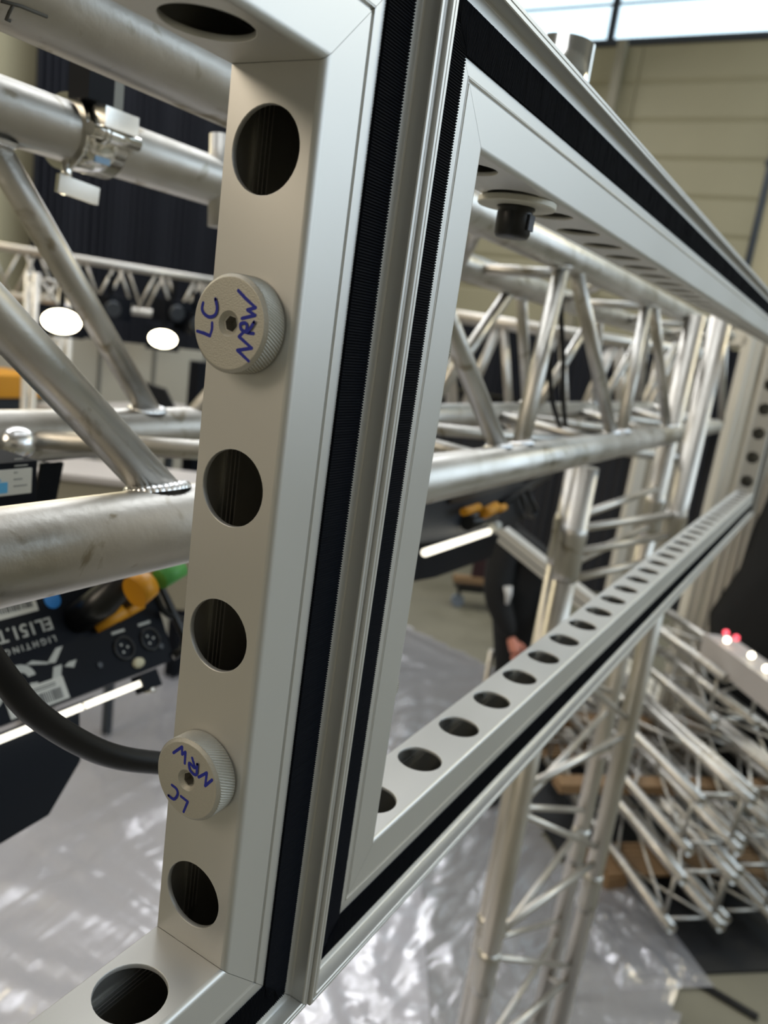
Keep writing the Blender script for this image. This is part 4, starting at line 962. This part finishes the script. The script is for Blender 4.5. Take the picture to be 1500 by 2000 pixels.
# ------------------------------------------------------------------ person
def person():
    HR = 4000.0
    base = at(1010, 1180, r=HR); px, py = base.x, base.y
    f = math.atan2(CAM.y - py, CAM.x - px)
    tocam = V(math.cos(f), math.sin(f), 0); rgt = V(RIGHT.x, RIGHT.y, 0).normalized()   # screen right
    o = empty('person', V(px, py, FZ), 'person in a black long-sleeved top with a white sleeve mark, arm hanging down', 'person')
    fz = lambda h: FZ + h
    def P(a, b_, h): return V(px, py, 0) + rgt * a + tocam * b_ + V(0, 0, fz(h))
    def skin(name, nodes, edges, m_, sub=2):
        me = bpy.data.meshes.new(name); me.from_pydata([tuple(n[0] / 1000) for n in nodes], edges, [])
        ob = bpy.data.objects.new(name, me); COL.objects.link(ob)
        md = ob.modifiers.new('s', 'SKIN'); md.use_smooth_shade = True
        for i, n in enumerate(nodes): me.skin_vertices[0].data[i].radius = (n[1] / 1000, n[1] / 1000 * (n[2] if len(n) > 2 else 1))
        me.skin_vertices[0].data[0].use_root = True
        ob.modifiers.new('u', 'SUBSURF').levels = sub; ob.modifiers['u'].render_levels = sub
        dg = bpy.context.evaluated_depsgraph_get(); m2 = bpy.data.meshes.new_from_object(ob.evaluated_get(dg)); bpy.data.objects.remove(ob)
        m2.materials.clear(); m2.materials.append(m_)
        q = bpy.data.objects.new(name, m2); COL.objects.link(q); q.parent = o; q.matrix_parent_inverse = Matrix.Translation(-o.location)
        return q
    hand = at(1004, 1262, r=HR - 230); elbow = at(968, 1165, r=HR - 170); sho = at(985, 1060, r=HR - 110)
    pel = P(30, 0, 880); hq = at(975, 962, r=HR - 60); nk = at(983, 1012, r=HR - 30); ch = at(1012, 1085, r=HR)
    nodes = [(pel, 150), (pel.lerp(ch, .35), 140), (pel.lerp(ch, .72), 150), (ch, 140), (ch.lerp(nk, .7), 60), (nk, 50),
             (sho, 88), (sho.lerp(elbow, .5), 82), (elbow, 74), (elbow.lerp(hand, .5), 60), (elbow.lerp(hand, .86), 34),
             (P(160, 60, 1330), 60), (P(200, 120, 1130), 50), (P(150, 260, 1000), 38),
             (P(20, 0, 800), 95), (P(45, 10, 470), 66), (P(55, 0, 110), 48),
             (P(140, 0, 800), 95), (P(190, 10, 470), 66), (P(200, 0, 110), 48)]
    edges = [(0,1),(1,2),(2,3),(3,4),(4,5),(3,6),(6,7),(7,8),(8,9),(9,10),(3,11),(11,12),(12,13),(0,14),(14,15),(15,16),(0,17),(17,18),(18,19)]
    skin('clothed_body', nodes, edges, BLACKC)
    # head
    hc = hq
    b = MB(); M = Matrix.Translation(hc) @ Matrix.Diagonal((78, 92, 112, 1)); prof = [(max(.02, math.cos(-math.pi/2 + math.pi*i/14)), math.sin(-math.pi/2 + math.pi*i/14)) for i in range(15)]
    b.lathe(prof, 24, M); b.build('head', SKIN, o, recalc=False)
    b = MB(); M = Matrix.Translation(hc + V(0, 0, 22) - tocam * 10) @ Matrix.Diagonal((86, 98, 104, 1)); b.lathe([p for p in prof if p[1] > -.15], 24, M); b.build('hair', mat('dark_hair', '#1d1612', .7), o, recalc=False)
    for q in (-1, 1):
        e = hc + tocam * 78 + rgt * 28 * q; b = MB(); b.lathe([(max(.02, math.cos(-math.pi/2 + math.pi*i/6)) * 9, math.sin(-math.pi/2 + math.pi*i/6) * 7) for i in range(7)], 12, Matrix.Translation(e)); b.build('eye', INKB, o, recalc=False)
        b = MB(); b.lathe([(max(.02, math.cos(-math.pi/2 + math.pi*i/6)) * 12, math.sin(-math.pi/2 + math.pi*i/6) * 26) for i in range(7)], 12, Matrix.Translation(hc + rgt * 80 * q)); b.build('ear', SKIN, o, recalc=False)
    MB().tube([hc + tocam * 84 + V(0, 0, 10), hc + tocam * 104 + V(0, 0, -22), hc + tocam * 84 + V(0, 0, -28)], [8, 13, 9], 12).build('nose', SKIN, o, recalc=False)
    MB().tube([hc + tocam * 78 + rgt * -22 + V(0, 0, -52), hc + tocam * 84 + V(0, 0, -54), hc + tocam * 78 + rgt * 22 + V(0, 0, -52)], 5, 10).build('mouth', mat('lips', '#9c5a50', .5), o, recalc=False)
    # hand: palm plus five curled fingers in one skinned mesh
    dn = (hand - elbow).normalized(); sd = (rgt - dn * rgt.dot(dn)).normalized(); fr = dn.cross(sd)
    W = hand - dn * 20
    nodes = [(W, 26), (W + dn * 34, 30), (W + dn * 66, 27)]; edges = [(0, 1), (1, 2)]
    skin('hand', [(W - dn * 30, 24), (W, 27), (W + dn * 35, 33), (W + dn * 62, 30)], [(0, 1), (1, 2), (2, 3)], SKIN)
    for i, (off, L_) in enumerate(((-27, 62), (-9, 72), (9, 68), (26, 54))):
        a = W + dn * 58 + sd * off; skin('finger', [(a, 11), (a + dn * L_ * .45 - fr * 4, 10), (a + dn * L_ * .78 - fr * 18, 9.5), (a + dn * L_ * .85 - fr * 38, 9)], [(0, 1), (1, 2), (2, 3)], SKIN, 1)
    a = W + dn * 8 + sd * 24; skin('thumb', [(a, 12), (a + dn * 30 + sd * 20, 11), (a + dn * 58 + sd * 22 - fr * 8, 10)], [(0, 1), (1, 2)], SKIN, 1)
    # sleeve mark and shoes
    mk = at(990, 1160, r=HR - 268)
    MB().tube([at(992, 1146, r=HR - 228), at(993, 1162, r=HR - 232), at(990, 1180, r=HR - 236)], [22, 17, 9], 14).build('sleeve_mark', mat('white_cloth_print', '#c9c9c9', .7), o, recalc=False)
    for q in (55, 200):
        b = MB(); b.lathe([(max(.02, math.cos(-math.pi/2 + math.pi*i/8)), math.sin(-math.pi/2 + math.pi*i/8)) for i in range(9)], 18, Matrix.Translation(P(q, 60, 48)) @ Matrix.Rotation(f, 4, 'Z') @ Matrix.Diagonal((135, 52, 48, 1))); b.build('shoe', BLACKP, o, recalc=False)
person()
# steel stand post next to the person
c = at(957, 1290, r=4050); t = empty('steel_stand', V(c.x, c.y, FZ), 'short pale metal stand on the floor left of the person', 'stand')
MB().tube([V(c.x, c.y, FZ + 16), V(c.x, c.y, c.z + 60)], 16, 16).build('stand_post', TRUSS2, t, recalc=False)
MB().box((c.x - 90, c.y - 60, FZ), (c.x + 90, c.y + 60, FZ + 16)).build('stand_base', TRUSS2, t)
